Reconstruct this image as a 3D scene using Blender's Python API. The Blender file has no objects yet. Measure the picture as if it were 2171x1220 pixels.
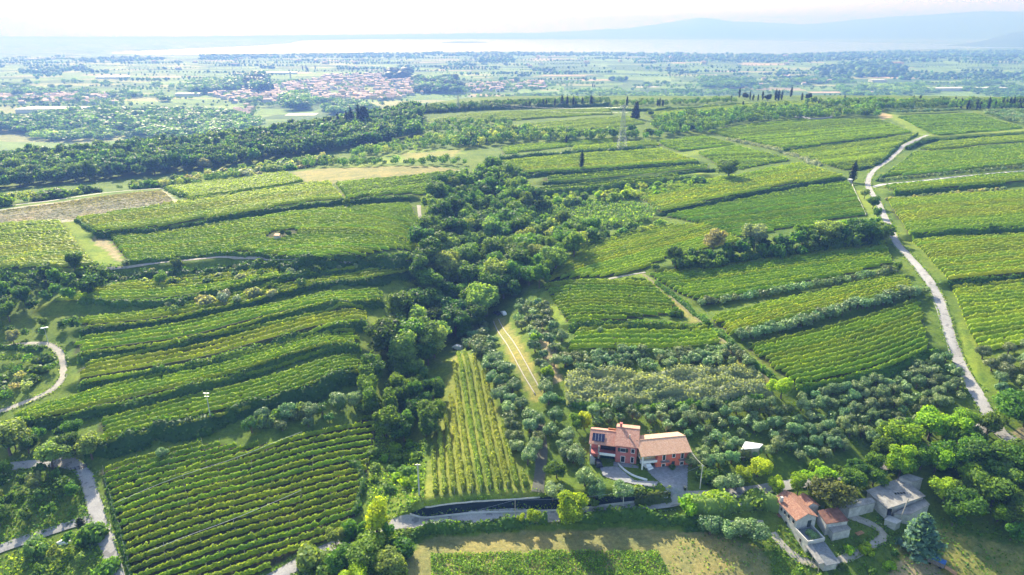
import bpy, math, random
import numpy as np
from math import radians, sin, cos, pi, sqrt
random.seed(7)
rng = np.random.default_rng(11)
SC = bpy.context.scene
COL = SC.collection

# ------------------------------------------------------------------ camera
FP = 1450.0                    # focal length in photo pixels (photo 2171 x 1220)
CAMZ = 125.0
PITCH = math.atan((610 - 66) / FP)
cd = bpy.data.cameras.new('camera'); cam = bpy.data.objects.new('camera', cd); COL.objects.link(cam)
cd.sensor_width = 36; cd.lens = 36 * FP / 2171
cd.clip_start = 1; cd.clip_end = 90000
cam.location = (0, 0, CAMZ); cam.rotation_euler = (pi / 2 - PITCH, 0, 0)
SC.camera = cam

# ------------------------------------------------------------------ sun, sky, exposure
SUN_EL, SUN_AZ = radians(31), radians(22)      # azimuth measured to the left of +Y
w = bpy.data.worlds.new("World"); SC.world = w; w.use_nodes = True
nt = w.node_tree; nt.nodes.clear()
sky = nt.nodes.new('ShaderNodeTexSky'); sky.sky_type = 'NISHITA'; sky.sun_disc = False
sky.sun_elevation = SUN_EL; sky.sun_rotation = -SUN_AZ
sky.air_density = 1.0; sky.dust_density = 2.0; sky.ozone_density = 1.5; sky.altitude = 200
bg = nt.nodes.new('ShaderNodeBackground'); bg.inputs['Strength'].default_value = 0.135
wo = nt.nodes.new('ShaderNodeOutputWorld')
nt.links.new(sky.outputs[0], bg.inputs[0]); nt.links.new(bg.outputs[0], wo.inputs[0])
sl = bpy.data.lights.new('sun', 'SUN'); sl.energy = 5.0; sl.angle = radians(0.5); sl.color = (1, 0.95, 0.86)
so = bpy.data.objects.new('sun', sl); COL.objects.link(so)
so.rotation_euler = (pi / 2 - SUN_EL, 0, SUN_AZ + pi)   # lamp -Z points away from the sun
SC.view_settings.view_transform = 'Standard'; SC.view_settings.look = 'None'
SC.view_settings.exposure = 1.4; SC.view_settings.gamma = 1.0
cy = SC.cycles
cy.max_bounces = 6; cy.diffuse_bounces = 3; cy.glossy_bounces = 2; cy.transmission_bounces = 4
cy.volume_bounces = 1; cy.transparent_max_bounces = 6; cy.use_adaptive_sampling = True; cy.adaptive_threshold = 0.02
cy.sample_clamp_indirect = 4; cy.use_denoising = True; cy.caustics_reflective = False; cy.caustics_refractive = False

HAZE_D = 0.00028
HAZE_COL = (0.108, 0.205, 0.56)
HAZE_G = 0.2
HAZE_ABS = (0.56, 0.39, 0.003, 1)

# ------------------------------------------------------------------ projection helpers
CPI, SPI = cos(PITCH), sin(PITCH)
def ray(px, py):
    u = (px - 1085.5) / FP; v = (610 - py) / FP
    return np.array([u, CPI + v * SPI, -SPI + v * CPI])
def G(px, py, z=0.0):
    d = ray(px, py); t = (z - CAMZ) / d[2]
    return np.array([d[0] * t, d[1] * t, z])
def proj(x, y, z):
    zz = z - CAMZ
    dep = y * CPI - zz * SPI; up = y * SPI + zz * CPI
    return 1085.5 + FP * x / dep, 610 - FP * up / dep, dep

# ------------------------------------------------------------------ terrain
CTRL = [(-200,1220,-6),(0,1220,-6),(250,1220,-4),(600,1220,-4),(900,1200,-3),(1200,1200,-3),(1500,1200,-3),(1800,1200,-4),(2171,1200,-4),(2400,1200,-4),
 (1900,1080,0),(1295,1010,2),(1430,1030,2),(1000,1110,-1),(1250,1090,-1),(1000,1000,3),(1000,760,6),(820,1110,-2),(2171,1050,2),(0,1100,-3),(100,1000,0),
 (213,996,2),(500,1100,-1),(790,900,2),(500,940,3),(840,960,-2),(100,900,4),(450,860,7),(760,760,10),(450,760,11),(770,680,14),(450,680,15),(160,700,12),(0,800,6),(0,650,13),
 (450,600,17),(880,560,18),(100,600,18),(0,520,20),(-200,520,20),(300,500,21),(880,480,21),(600,400,24),(0,445,22),(950,372,26),(300,420,24),
 (1200,900,5),(1600,900,8),(2000,800,14),(2100,900,10),(1200,700,12),(1450,700,14),(1600,750,16),(1950,700,20),(2171,800,18),(2400,800,20),(1160,600,14),(1400,560,19),
 (1900,540,27),(2171,600,27),(1500,480,23),(1840,460,29),(2171,480,32),(2400,480,33),(1400,400,25),(1800,380,31),(2171,380,36),(1120,350,26),(1400,310,29),(1940,290,39),
 (2171,280,42),(1900,240,43),(2171,240,44),(2450,240,45),(1500,250,36),(1200,255,30),(1000,240,27),(1500,215,39),(1000,214,28),(2171,215,43),
 (1010,400,20),(1050,470,13),(1020,560,5),(965,650,0),(940,730,-4),(870,830,-3),(1130,560,13),(900,420,24),
 (0,418,8),(300,388,5),(600,350,8),(860,312,14),(-200,430,8),(0,345,0),(600,303,8),(870,266,17),(300,325,3),(-200,350,0)]
_c = np.array([[*G(a, b, z)] for a, b, z in CTRL])
def _q(x, y):
    y = np.clip(y, 105, 980); a = np.clip(x / y, -0.95, 0.95)
    return a, 0.8 * np.log(y)
_ca, _cb = _q(_c[:, 0], _c[:, 1])
def _phi(r2): return 0.5 * r2 * np.log(r2 + 1e-9)
_n = len(_c)
_A = np.zeros((_n + 3, _n + 3)); _r2 = (_ca[:, None] - _ca[None]) ** 2 + (_cb[:, None] - _cb[None]) ** 2
_A[:_n, :_n] = _phi(_r2) + np.eye(_n) * 0.0012
_A[:_n, _n:] = np.stack([np.ones(_n), _ca, _cb], 1); _A[_n:, :_n] = _A[:_n, _n:].T
_wt = np.linalg.solve(_A, np.concatenate([_c[:, 2], np.zeros(3)]))
EDGE = [(-900,350,0),(0,335,0),(600,292,8),(860,250,18),(905,213,28),(1000,206,29),(1500,206,39),(2171,207,43),(3000,207,43)]
_e = np.array([G(*e) for e in EDGE])
PLAIN = -65.0
def H0(x, y):
    x = np.asarray(x, float); y = np.asarray(y, float); sh = x.shape
    X, Y = x.ravel(), y.ravel(); a, b = _q(X, Y); z = np.zeros_like(X)
    for i in range(_n): z += _wt[i] * _phi((a - _ca[i]) ** 2 + (b - _cb[i]) ** 2)
    z += _wt[_n] + _wt[_n + 1] * a + _wt[_n + 2] * b
    ye = np.interp(X, _e[:, 0], _e[:, 1])
    t = np.clip((Y - ye) / 260, 0, 1); t = t * t * (3 - 2 * t)
    z = z * (1 - t) + PLAIN * t
    # low hills near the lake on the right
    hb = 22 * np.exp(-((X - 3300) / 1700) ** 2 - ((Y - 4700) / 900) ** 2)
    return (z + hb * (Y > 2500)).reshape(sh)

VL = [np.arange(np.log(70), np.log(1500), .0052), np.arange(np.log(1500), np.log(27500), .02)]
VY = np.exp(np.concatenate(VL)); US = np.arange(-1.2, 1.2001, .0046)
GY, GU = np.meshgrid(VY, US, indexing='ij'); GX = GU * (GY + 150)
GZ = H0(GX, GY)
_lv = np.log(VY)
def T(x, y):
    x = np.asarray(x, float); y = np.asarray(y, float)
    fi = np.interp(np.log(np.maximum(y, 71)), _lv, np.arange(len(_lv)))
    fj = np.clip((x / (y + 150) - US[0]) / .0046, 0, len(US) - 1.001)
    i = np.minimum(fi.astype(int), len(VY) - 2); j = fj.astype(int); a = fi - i; b = fj - j
    return (GZ[i, j] * (1 - a) * (1 - b) + GZ[i + 1, j] * a * (1 - b) + GZ[i, j + 1] * (1 - a) * b + GZ[i + 1, j + 1] * a * b)
_ts = np.geomspace(70, 30000, 1400)
def P(px, py):
    d = ray(px, py); zz = CAMZ + d[2] * _ts; f = zz - T(d[0] * _ts, d[1] * _ts)
    k = int(np.argmax(f < 0)) if (f < 0).any() else len(_ts) - 1
    if k == 0: k = 1
    a, b = _ts[k - 1], _ts[k]
    for _ in range(12):
        m = .5 * (a + b)
        if CAMZ + d[2] * m - float(T(d[0] * m, d[1] * m)) < 0: b = m
        else: a = m
    x, y = d[0] * b, d[1] * b
    return np.array([x, y, float(T(x, y))])
def PL(pts): return np.array([P(a, b) for a, b in pts])

# banks: (pixel polyline, height, half width, decay length)
BANKS = [
 ([(205,500),(480,466),(728,431),(880,420)],3.2,1.6,22),([(350,402),(397,429),(520,410),(645,391)],1.6,1.2,14),([(640,392),(715,398),(730,424)],1,1,10),
 ([(0,585),(120,588),(275,575),(500,556),(640,570),(880,566)],5.0,3.5,16),([(100,655),(283,655),(500,614),(607,592),(740,567)],3.2,2,12),
 ([(170,703),(434,670),(724,605),(884,580)],2.4,1.5,12),([(160,763),(400,730),(500,700),(724,655),(811,643)],2.5,1.5,12),
 ([(165,820),(500,758),(724,703),(777,691)],2.5,1.5,12),([(20,912),(200,880),(450,819),(765,745)],2.5,1.5,12),
 ([(200,960),(450,893),(640,843),(770,799)],3.4,2.2,14),
 ([(1396,455),(1560,420),(1648,402),(1790,380)],2.6,1.4,20),([(1110,374),(1250,364),(1480,347)],2.8,1.6,14),
 ([(1150,389),(1360,378),(1515,360)],2.6,1.5,12),([(1130,412),(1300,398),(1500,374)],4,3,14),([(1661,321),(1880,293)],2.4,1.4,20),
 ([(1270,487),(1396,466)],2.2,1.4,12),([(1400,574),(1600,548),(1880,514)],2.2,1.5,16),([(1490,642),(1700,612),(1900,578)],2,1.5,14),
 ([(1570,718),(1760,668),(1948,622)],2.4,1.6,14),([(1200,695),(1330,690),(1510,692)],2,1.5,10),([(1190,748),(1540,738)],2,1.5,10),
 ([(1690,832),(1870,793),(1990,748)],2.2,1.8,12),([(1922,316),(1945,302),(1985,296),(2171,284),(2400,272)],4,2.2,20),
 ([(1950,322),(2171,303)],1.4,1.2,14),([(1870,384),(2171,357),(2400,336)],1.6,1.3,14),([(1895,413),(2130,393),(2400,375)],2.4,1.6,14),
 ([(1925,505),(2171,489),(2450,468)],2.8,1.4,20),([(2010,605),(2171,592),(2450,570)],2.8,1.4,20),([(1060,338),(1200,326),(1390,314)],2.6,1.6,14),
 ([(1540,296),(1660,320),(1740,352)],1.6,1.3,12),([(880,1093),(900,1083),(1003,1077),(1150,1069),(1300,1066),(1420,1057)],4.4,2.3,9),
 ([(880,1128),(1085,1111),(1300,1096),(1500,1108)],2.0,1.6,9),([(900,238),(1040,232),(1250,226)],2,1.5,14),([(1290,232),(1420,236),(1560,222)],2,1.5,14)]
_bw = [(PL(p)[:, :2], h, wd, L) for p, h, wd, L in BANKS]
def bank_add(X, Y):
    out = np.zeros_like(X)
    for pl, h, wd, L in _bw:
        box = (X > pl[:, 0].min() - 4 * L) & (X < pl[:, 0].max() + 4 * L) & (Y > pl[:, 1].min() - 4 * L) & (Y < pl[:, 1].max() + 4 * L)
        if not box.any(): continue
        x, y = X[box], Y[box]; best = np.full(x.shape, 1e9); sg = np.zeros_like(x); ov = np.zeros_like(x)
        m = len(pl) - 1
        for k in range(m):
            a, b = pl[k], pl[k + 1]; e = b - a; le = np.hypot(*e); e = e / le
            n = np.array([-e[1], e[0]])
            if n[1] < 0: n = -n
            s = (x - a[0]) * e[0] + (y - a[1]) * e[1]; pd = (x - a[0]) * n[0] + (y - a[1]) * n[1]
            sc = np.clip(s, 0, le); dd = np.hypot(pd, s - sc)
            u = dd < best; best[u] = dd[u]; sg[u] = pd[u]
            o = np.zeros_like(s)
            if k == 0: o = np.maximum(o, -s)
            if k == m - 1: o = np.maximum(o, s - le)
            ov[u] = np.maximum(o, 0)[u]
        out[box] += .5 * h * np.tanh(sg / wd * 1.3) * np.exp(-np.maximum(best - wd, 0) / L) * np.exp(-(ov / 5) ** 2)
    return out
near = GY < 1500
GZ[near] += bank_add(GX[near], GY[near])
_nn = near & (GY < 1200)
GZ[_nn] += .25 * np.sin(GX[_nn] * .11 + 1.3 * np.sin(GY[_nn] * .07)) * np.sin(GY[_nn] * .09)

# ------------------------------------------------------------------ materials
def newmat(name):
    m = bpy.data.materials.new(name); m.use_nodes = True
    n = m.node_tree; b = n.nodes['Principled BSDF']; return m, n, b
def N(nt, typ, **kw):
    n = nt.nodes.new(typ)
    for k, v in kw.items():
        if k in n.inputs: n.inputs[k].default_value = v
        else: setattr(n, k, v)
    return n
def noise(nt, scale, detail=3, coord=None, rough=.55):
    n = nt.nodes.new('ShaderNodeTexNoise'); n.inputs['Scale'].default_value = scale; n.inputs['Detail'].default_value = detail
    n.inputs['Roughness'].default_value = rough
    if coord is not None: nt.links.new(coord, n.inputs['Vector'])
    return n
def ramp(nt, fac, stops):
    r = nt.nodes.new('ShaderNodeValToRGB'); e = r.color_ramp.elements
    while len(e) < len(stops): e.new(.5)
    for i, (p, c) in enumerate(stops): e[i].position = p; e[i].color = (*c, 1) if len(c) == 3 else c
    nt.links.new(fac, r.inputs[0]); return r
def mulc(nt, a, b, mode='MULTIPLY', fac=1.0):
    m = nt.nodes.new('ShaderNodeMix'); m.data_type = 'RGBA'; m.blend_type = mode
    if isinstance(fac, float): m.inputs[0].default_value = fac
    else: nt.links.new(fac, m.inputs[0])
    for s, v in ((6, a), (7, b)):
        if isinstance(v, tuple): m.inputs[s].default_value = (*v, 1)
        else: nt.links.new(v, m.inputs[s])
    return m.outputs[2]
def geopos(nt): return nt.nodes.new('ShaderNodeNewGeometry').outputs['Position']
def simple(name, col, rough=.8, var=.25, scale=1.5, metallic=0, bump=0, spec=.3):
    m, nt, b = newmat(name); g = geopos(nt)
    n = noise(nt, scale, 5, g, .65)
    lo = tuple(c * (1 - var) for c in col); hi = tuple(min(1, c * (1 + var)) for c in col)
    r = ramp(nt, n.outputs['Fac'], [(.3, lo), (.7, hi)])
    nt.links.new(r.outputs[0], b.inputs['Base Color'])
    b.inputs['Roughness'].default_value = rough; b.inputs['Metallic'].default_value = metallic; b.inputs['Specular IOR Level'].default_value = spec
    if bump:
        bp = nt.nodes.new('ShaderNodeBump'); bp.inputs['Strength'].default_value = bump; bp.inputs['Distance'].default_value = .2
        nt.links.new(n.outputs['Fac'], bp.inputs['Height']); nt.links.new(bp.outputs[0], b.inputs['Normal'])
    return m
def leafmat(name, src='object', col=None, warm=(1.9, 1.75, .55), trans=.45, rough=.5, spec=.10):
    m, nt, b = newmat(name)
    if src == 'object': c = nt.nodes.new('ShaderNodeObjectInfo').outputs['Color']
    elif src == 'attr':
        a = nt.nodes.new('ShaderNodeAttribute'); a.attribute_name = 'tint'; c = a.outputs['Color']
    else: c = col
    g = nt.nodes.new('ShaderNodeNewGeometry')
    r = ramp(nt, g.outputs['Random Per Island'], [(0, (.55, .6, .55)), (.5, (.97, .97, .92)), (.8, (1.18, 1.17, 1.0)), (1, (1.38, 1.36, 1.05))])
    c1 = mulc(nt, c, r.outputs[0])
    n = noise(nt, .09, 3, g.outputs['Position'])
    r2 = ramp(nt, n.outputs['Fac'], [(.3, (.78, .88, .8)), (.5, (1, 1, 1)), (.7, (1.1, 1.1, .9))])
    c2 = mulc(nt, c1, r2.outputs[0])
    nt.links.new(c2, b.inputs['Base Color']); b.inputs['Roughness'].default_value = rough
    b.inputs['Specular IOR Level'].default_value = spec
    tr = nt.nodes.new('ShaderNodeBsdfTranslucent')
    ct = mulc(nt, c2, warm); nt.links.new(ct, tr.inputs['Color'])
    mx = nt.nodes.new('ShaderNodeMixShader'); mx.inputs[0].default_value = trans
    nt.links.new(b.outputs[0], mx.inputs[1]); nt.links.new(tr.outputs[0], mx.inputs[2])
    nt.links.new(mx.outputs[0], nt.nodes['Material Output'].inputs['Surface'])
    return m
M = {}
M['leaf'] = leafmat('leaf'); M['leafa'] = leafmat('leaf_merged', 'attr')
M['oleaf'] = leafmat('olive_leaf', warm=(1.25, 1.3, .9), trans=.3, spec=.3); M['oleafa'] = leafmat('olive_leaf_merged', 'attr', warm=(1.25, 1.3, .9), trans=.3, spec=.3)
M['bark'] = simple('bark', (.13, .10, .075), .9, .4, 3)
M['deadwood'] = simple('dead_wood', (.22, .19, .17), .9, .3, 3)
M['post'] = simple('weathered_post', (.42, .38, .33), .85, .25, 4)
M['concrete'] = simple('concrete', (.50, .49, .46), .85, .18, .8)
M['white'] = simple('white_paint', (.78, .78, .76), .5, .06, 2)
M['offwhite'] = simple('old_plaster', (.46, .45, .42), .9, .35, .7, bump=.2)
M['redwall'] = simple('rose_plaster', (.50, .16, .145), .9, .12, .8)
M['orangewall'] = simple('orange_red_plaster', (.70, .17, .10), .9, .1, .8)
M['yellowwall'] = simple('pale_yellow_plaster', (.62, .50, .26), .9, .1, .8)
M['stone'] = simple('stone', (.36, .34, .30), .95, .3, 1.5, bump=.4)
M['darkglass'] = simple('dark_glass', (.02, .025, .035), .15, .1, 2, spec=.5)
M['shutter'] = simple('dark_green_shutter', (.03, .05, .045), .6, .1, 2)
M['greendoor'] = simple('garage_door', (.012, .05, .045), .5, .1, 2)
M['greysteel'] = simple('galvanised_steel', (.45, .46, .47), .45, .1, 3, metallic=.6)
M['solar'] = simple('solar_cells', (.012, .016, .05), .2, .2, 3, spec=.5)
M['rubber'] = simple('rubber', (.02, .02, .02), .8, .1, 4)
M['carwhite'] = simple('white_car_paint', (.8, .8, .8), .25, .03, 2, spec=.5)
M['cardark'] = simple('dark_car_paint', (.03, .035, .05), .25, .03, 2, spec=.5)
M['bluetarp'] = simple('blue_tarp', (.05, .16, .42), .45, .2, 2)
M['planks'] = simple('orange_planks', (.5, .26, .12), .8, .3, 3)
M['asphalt'] = simple('pale_asphalt', (.30, .29, .28), .85, .22, .6, spec=.3)
M['asphalt2'] = simple('old_lane_asphalt', (.22, .22, .215), .85, .22, .7, spec=.25)
M['gravel'] = simple('gravel_track', (.36, .33, .27), .95, .22, .9)
M['chalk'] = simple('white_gravel', (.55, .52, .46), .95, .2, .9)
M['paving'] = simple('grey_paving', (.24, .25, .26), .85, .25, 1.2)
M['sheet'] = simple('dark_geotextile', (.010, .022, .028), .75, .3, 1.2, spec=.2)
M['grey_roof'] = simple('fibre_cement_roof', (.28, .27, .245), .9, .35, .8, bump=.2)
M['brown_roof'] = simple('rusted_roof', (.20, .10, .07), .9, .45, .8)
M['slate'] = simple('grey_tiles', (.17, .19, .20), .85, .3, 2)
M['greenhouse'] = simple('polytunnel_film', (.7, .72, .72), .4, .1, .2)
M['industrial'] = simple('pale_hall', (.62, .60, .56), .7, .15, .05)
def asphalt(name, col):
    m, nt, b = newmat(name); g = geopos(nt); n1 = noise(nt, .12, 4, g, .6); n2 = noise(nt, 2.2, 4, g, .75); n3 = noise(nt, .5, 2, g, .5)
    r1 = ramp(nt, n1.outputs['Fac'], [(.3, (.74, .73, .71)), (.5, (1, 1, 1)), (.7, (1.14, 1.13, 1.1))]); r2 = ramp(nt, n2.outputs['Fac'], [(.3, (.78, .78, .78)), (.7, (1.18, 1.18, 1.18))])
    r3 = ramp(nt, n3.outputs['Fac'], [(.36, (.62, .62, .62)), (.40, (1, 1, 1))])
    nt.links.new(mulc(nt, mulc(nt, mulc(nt, col, r1.outputs[0]), r2.outputs[0]), r3.outputs[0]), b.inputs['Base Color']); b.inputs['Roughness'].default_value = .85; b.inputs['Specular IOR Level'].default_value = .3
    return m
M['asphalt'] = asphalt('worn_asphalt', (.34, .33, .315)); M['asphalt2'] = asphalt('old_asphalt', (.25, .25, .24))
def tilemat(name, base, dark, light):
    m, nt, b = newmat(name)
    tc = nt.nodes.new('ShaderNodeTexCoord')
    wv = nt.nodes.new('ShaderNodeTexWave'); wv.inputs['Scale'].default_value = 1.1; wv.inputs['Distortion'].default_value = .6; wv.bands_direction = 'X'
    nt.links.new(tc.outputs['Object'], wv.inputs[0])
    n = noise(nt, 1.8, 5, tc.outputs['Object'], .75)
    r = ramp(nt, n.outputs['Fac'], [(.3, dark), (.5, base), (.72, light)])
    r2 = ramp(nt, wv.outputs['Fac'], [(0, (.55, .5, .5)), (.5, (1.05, 1.05, 1.05))])
    nt.links.new(mulc(nt, r.outputs[0], r2.outputs[0]), b.inputs['Base Color']); b.inputs['Roughness'].default_value = .85
    bp = nt.nodes.new('ShaderNodeBump'); bp.inputs['Strength'].default_value = .6; bp.inputs['Distance'].default_value = .1
    nt.links.new(wv.outputs['Fac'], bp.inputs['Height']); nt.links.new(bp.outputs[0], b.inputs['Normal'])
    return m
M['tiles'] = tilemat('terracotta_tiles', (.55, .28, .19), (.38, .17, .12), (.68, .44, .32))
M['tiles_pale'] = tilemat('faded_tiles', (.74, .43, .26), (.56, .29, .17), (.82, .58, .40))
M['tiles_far'] = simple('distant_tiles', (.50, .35, .29), .9, .2, .02)
M['tiles_old'] = tilemat('weathered_tiles', (.34, .16, .10), (.20, .10, .07), (.50, .34, .24))

# ------------------------------------------------------------------ mesh helpers
def mk(name, V, F, mat=None, parent=None, midx=None, smooth=False, tint=None, link=True):
    """F: int array (n,3|4) or list of such arrays"""
    V = np.asarray(V, np.float32)
    Fs = F if isinstance(F, list) else [F]
    Fs = [np.asarray(f, np.int32) for f in Fs if len(f)]
    me = bpy.data.meshes.new(name); me.vertices.add(len(V)); me.vertices.foreach_set('co', V.ravel())
    tot = np.concatenate([np.full(len(f), f.shape[1], np.int32) for f in Fs]); idx = np.concatenate([f.ravel() for f in Fs])
    me.loops.add(len(idx)); me.loops.foreach_set('vertex_index', idx)
    me.polygons.add(len(tot)); st = np.zeros(len(tot), np.int32); st[1:] = np.cumsum(tot)[:-1]
    me.polygons.foreach_set('loop_start', st); me.polygons.foreach_set('loop_total', tot)
    for m in (mat if isinstance(mat, (list, tuple)) else [mat]):
        if m is not None: me.materials.append(m)
    if midx is not None: me.polygons.foreach_set('material_index', np.asarray(midx, np.int32))
    if smooth: me.polygons.foreach_set('use_smooth', np.ones(len(tot), bool))
    if tint is not None:
        a = me.attributes.new('tint', 'FLOAT_COLOR', 'POINT'); c = np.ones((len(V), 4), np.float32); c[:, :3] = tint[:, :3]
        if tint.shape[1] > 3: c[:, 3] = tint[:, 3]
        a.data.foreach_set('color', c.ravel())
    me.update(calc_edges=True)
    if not link: return me
    o = bpy.data.objects.new(name, me); COL.objects.link(o)
    if parent is not None: o.parent = parent
    return o
def tag(o, label=None, cat=None, group=None, kind=None):
    if label: o['label'] = label
    if cat: o['category'] = cat
    if group: o['group'] = group
    if kind: o['kind'] = kind
    return o
def empty(name, loc, rz=0, sc=1):
    o = bpy.data.objects.new(name, None); COL.objects.link(o); o.location = tuple(map(float, loc)); o.rotation_euler = (0, 0, rz)
    o.scale = (sc, sc, sc); o.empty_display_size = .5; return o
class MB:
    """collects polygons"""
    def __init__(s): s.v = []; s.f = []; s.m = []
    def poly(s, pts, m=0):
        k = len(s.v); s.v += [tuple(map(float, p)) for p in pts]; s.f.append(list(range(k, k + len(pts)))); s.m.append(m)
    def box(s, x0, x1, y0, y1, z0, z1, m=0):
        k = len(s.v); s.v += [(x, y, z) for z in (z0, z1) for y in (y0, y1) for x in (x0, x1)]
        for q in ((0, 2, 3, 1), (4, 5, 7, 6), (0, 1, 5, 4), (2, 6, 7, 3), (0, 4, 6, 2), (1, 3, 7, 5)):
            s.f.append([k + i for i in q]); s.m.append(m)
    def slab(s, quad, th, m=0):
        """quad of four 3D corners (roof plane), thickness th downwards"""
        k = len(s.v); s.v += [tuple(map(float, p)) for p in quad] + [(p[0], p[1], p[2] - th) for p in quad]
        n = len(quad); s.f.append([k + i for i in range(n)]); s.f.append([k + n + i for i in reversed(range(n))]); s.m += [m, m]
        for i in range(n):
            j = (i + 1) % n; s.f.append([k + i, k + n + i, k + n + j, k + j]); s.m.append(m)
    def prism(s, foot, z0, tops, m=0):
        """foot: list of (x,y); tops: list of z"""
        k = len(s.v); n = len(foot); s.v += [(x, y, z0) for x, y in foot] + [(x, y, z) for (x, y), z in zip(foot, tops)]
        s.f.append([k + i for i in reversed(range(n))]); s.f.append([k + n + i for i in range(n)]); s.m += [m, m]
        for i in range(n):
            j = (i + 1) % n; s.f.append([k + i, k + j, k + n + j, k + n + i]); s.m.append(m)
    def tube(s, a, b, r0, r1=None, n=6, m=0):
        r1 = r0 if r1 is None else r1; a = np.array(a, float); b = np.array(b, float); d = b - a; d /= np.linalg.norm(d) + 1e-9
        u = np.cross(d, (0, 0, 1) if abs(d[2]) < .9 else (1, 0, 0)); u /= np.linalg.norm(u); v = np.cross(d, u); k = len(s.v)
        for c, r in ((a, r0), (b, r1)):
            for i in range(n):
                t = 2 * pi * i / n; s.v.append(tuple(c + r * (cos(t) * u + sin(t) * v)))
        for i in range(n):
            j = (i + 1) % n; s.f.append([k + i, k + j, k + n + j, k + n + i]); s.m.append(m)
        s.f.append([k + i for i in reversed(range(n))]); s.f.append([k + n + i for i in range(n)]); s.m += [m, m]
    def mesh(s, name, mats):
        me = bpy.data.meshes.new(name); me.from_pydata(s.v, [], s.f)
        for m in (mats if isinstance(mats, (list, tuple)) else [mats]): me.materials.append(m)
        me.polygons.foreach_set('material_index', np.array(s.m, np.int32)); me.update(); return me
    def build(s, name, mats, parent=None):
        o = bpy.data.objects.new(name, s.mesh(name, mats)); COL.objects.link(o)
        if parent is not None: o.parent = parent
        return o
def inpoly(X, Y, poly):
    c = np.zeros(X.shape, bool); n = len(poly)
    for i in range(n):
        x1, y1 = poly[i][:2]; x2, y2 = poly[(i + 1) % n][:2]
        if y1 == y2: continue
        u = ((y1 > Y) != (y2 > Y)) & (X < (x2 - x1) * (Y - y1) / (y2 - y1) + x1); c ^= u
    return c

# cards -----------------------------------------------------------------
def cards(C, Nn, S, asp=1.0):
    n = len(C); r = rng.normal(size=(n, 3)); Nn = Nn / (np.linalg.norm(Nn, axis=1, keepdims=True) + 1e-9)
    U = np.cross(Nn, r); U /= np.linalg.norm(U, axis=1, keepdims=True) + 1e-9; W = np.cross(Nn, U)
    S = S[:, None]; a = .5 * S * asp; b = .5 * S
    sk = rng.uniform(-.35, .35, (n, 1))
    V = np.stack([C - U * a - W * b, C + U * a * (1 + sk) - W * b * .7, C + U * a * .8 + W * b, C - U * a * .7 + W * b * (1 - sk)], 1).reshape(-1, 3)
    F = np.arange(4 * n, dtype=np.int32).reshape(-1, 4); return V, F
def sph(c, r, nu=8, nv=5):
    V = []; F = []
    for i in range(nv + 1):
        th = pi * i / nv
        for j in range(nu):
            ph = 2 * pi * j / nu; V.append((c[0] + r[0] * sin(th) * cos(ph), c[1] + r[1] * sin(th) * sin(ph), c[2] + r[2] * cos(th)))
    for i in range(nv):
        for j in range(nu): F.append((i * nu + j, i * nu + (j + 1) % nu, (i + 1) * nu + (j + 1) % nu, (i + 1) * nu + j))
    return np.array(V), np.array(F)
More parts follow.
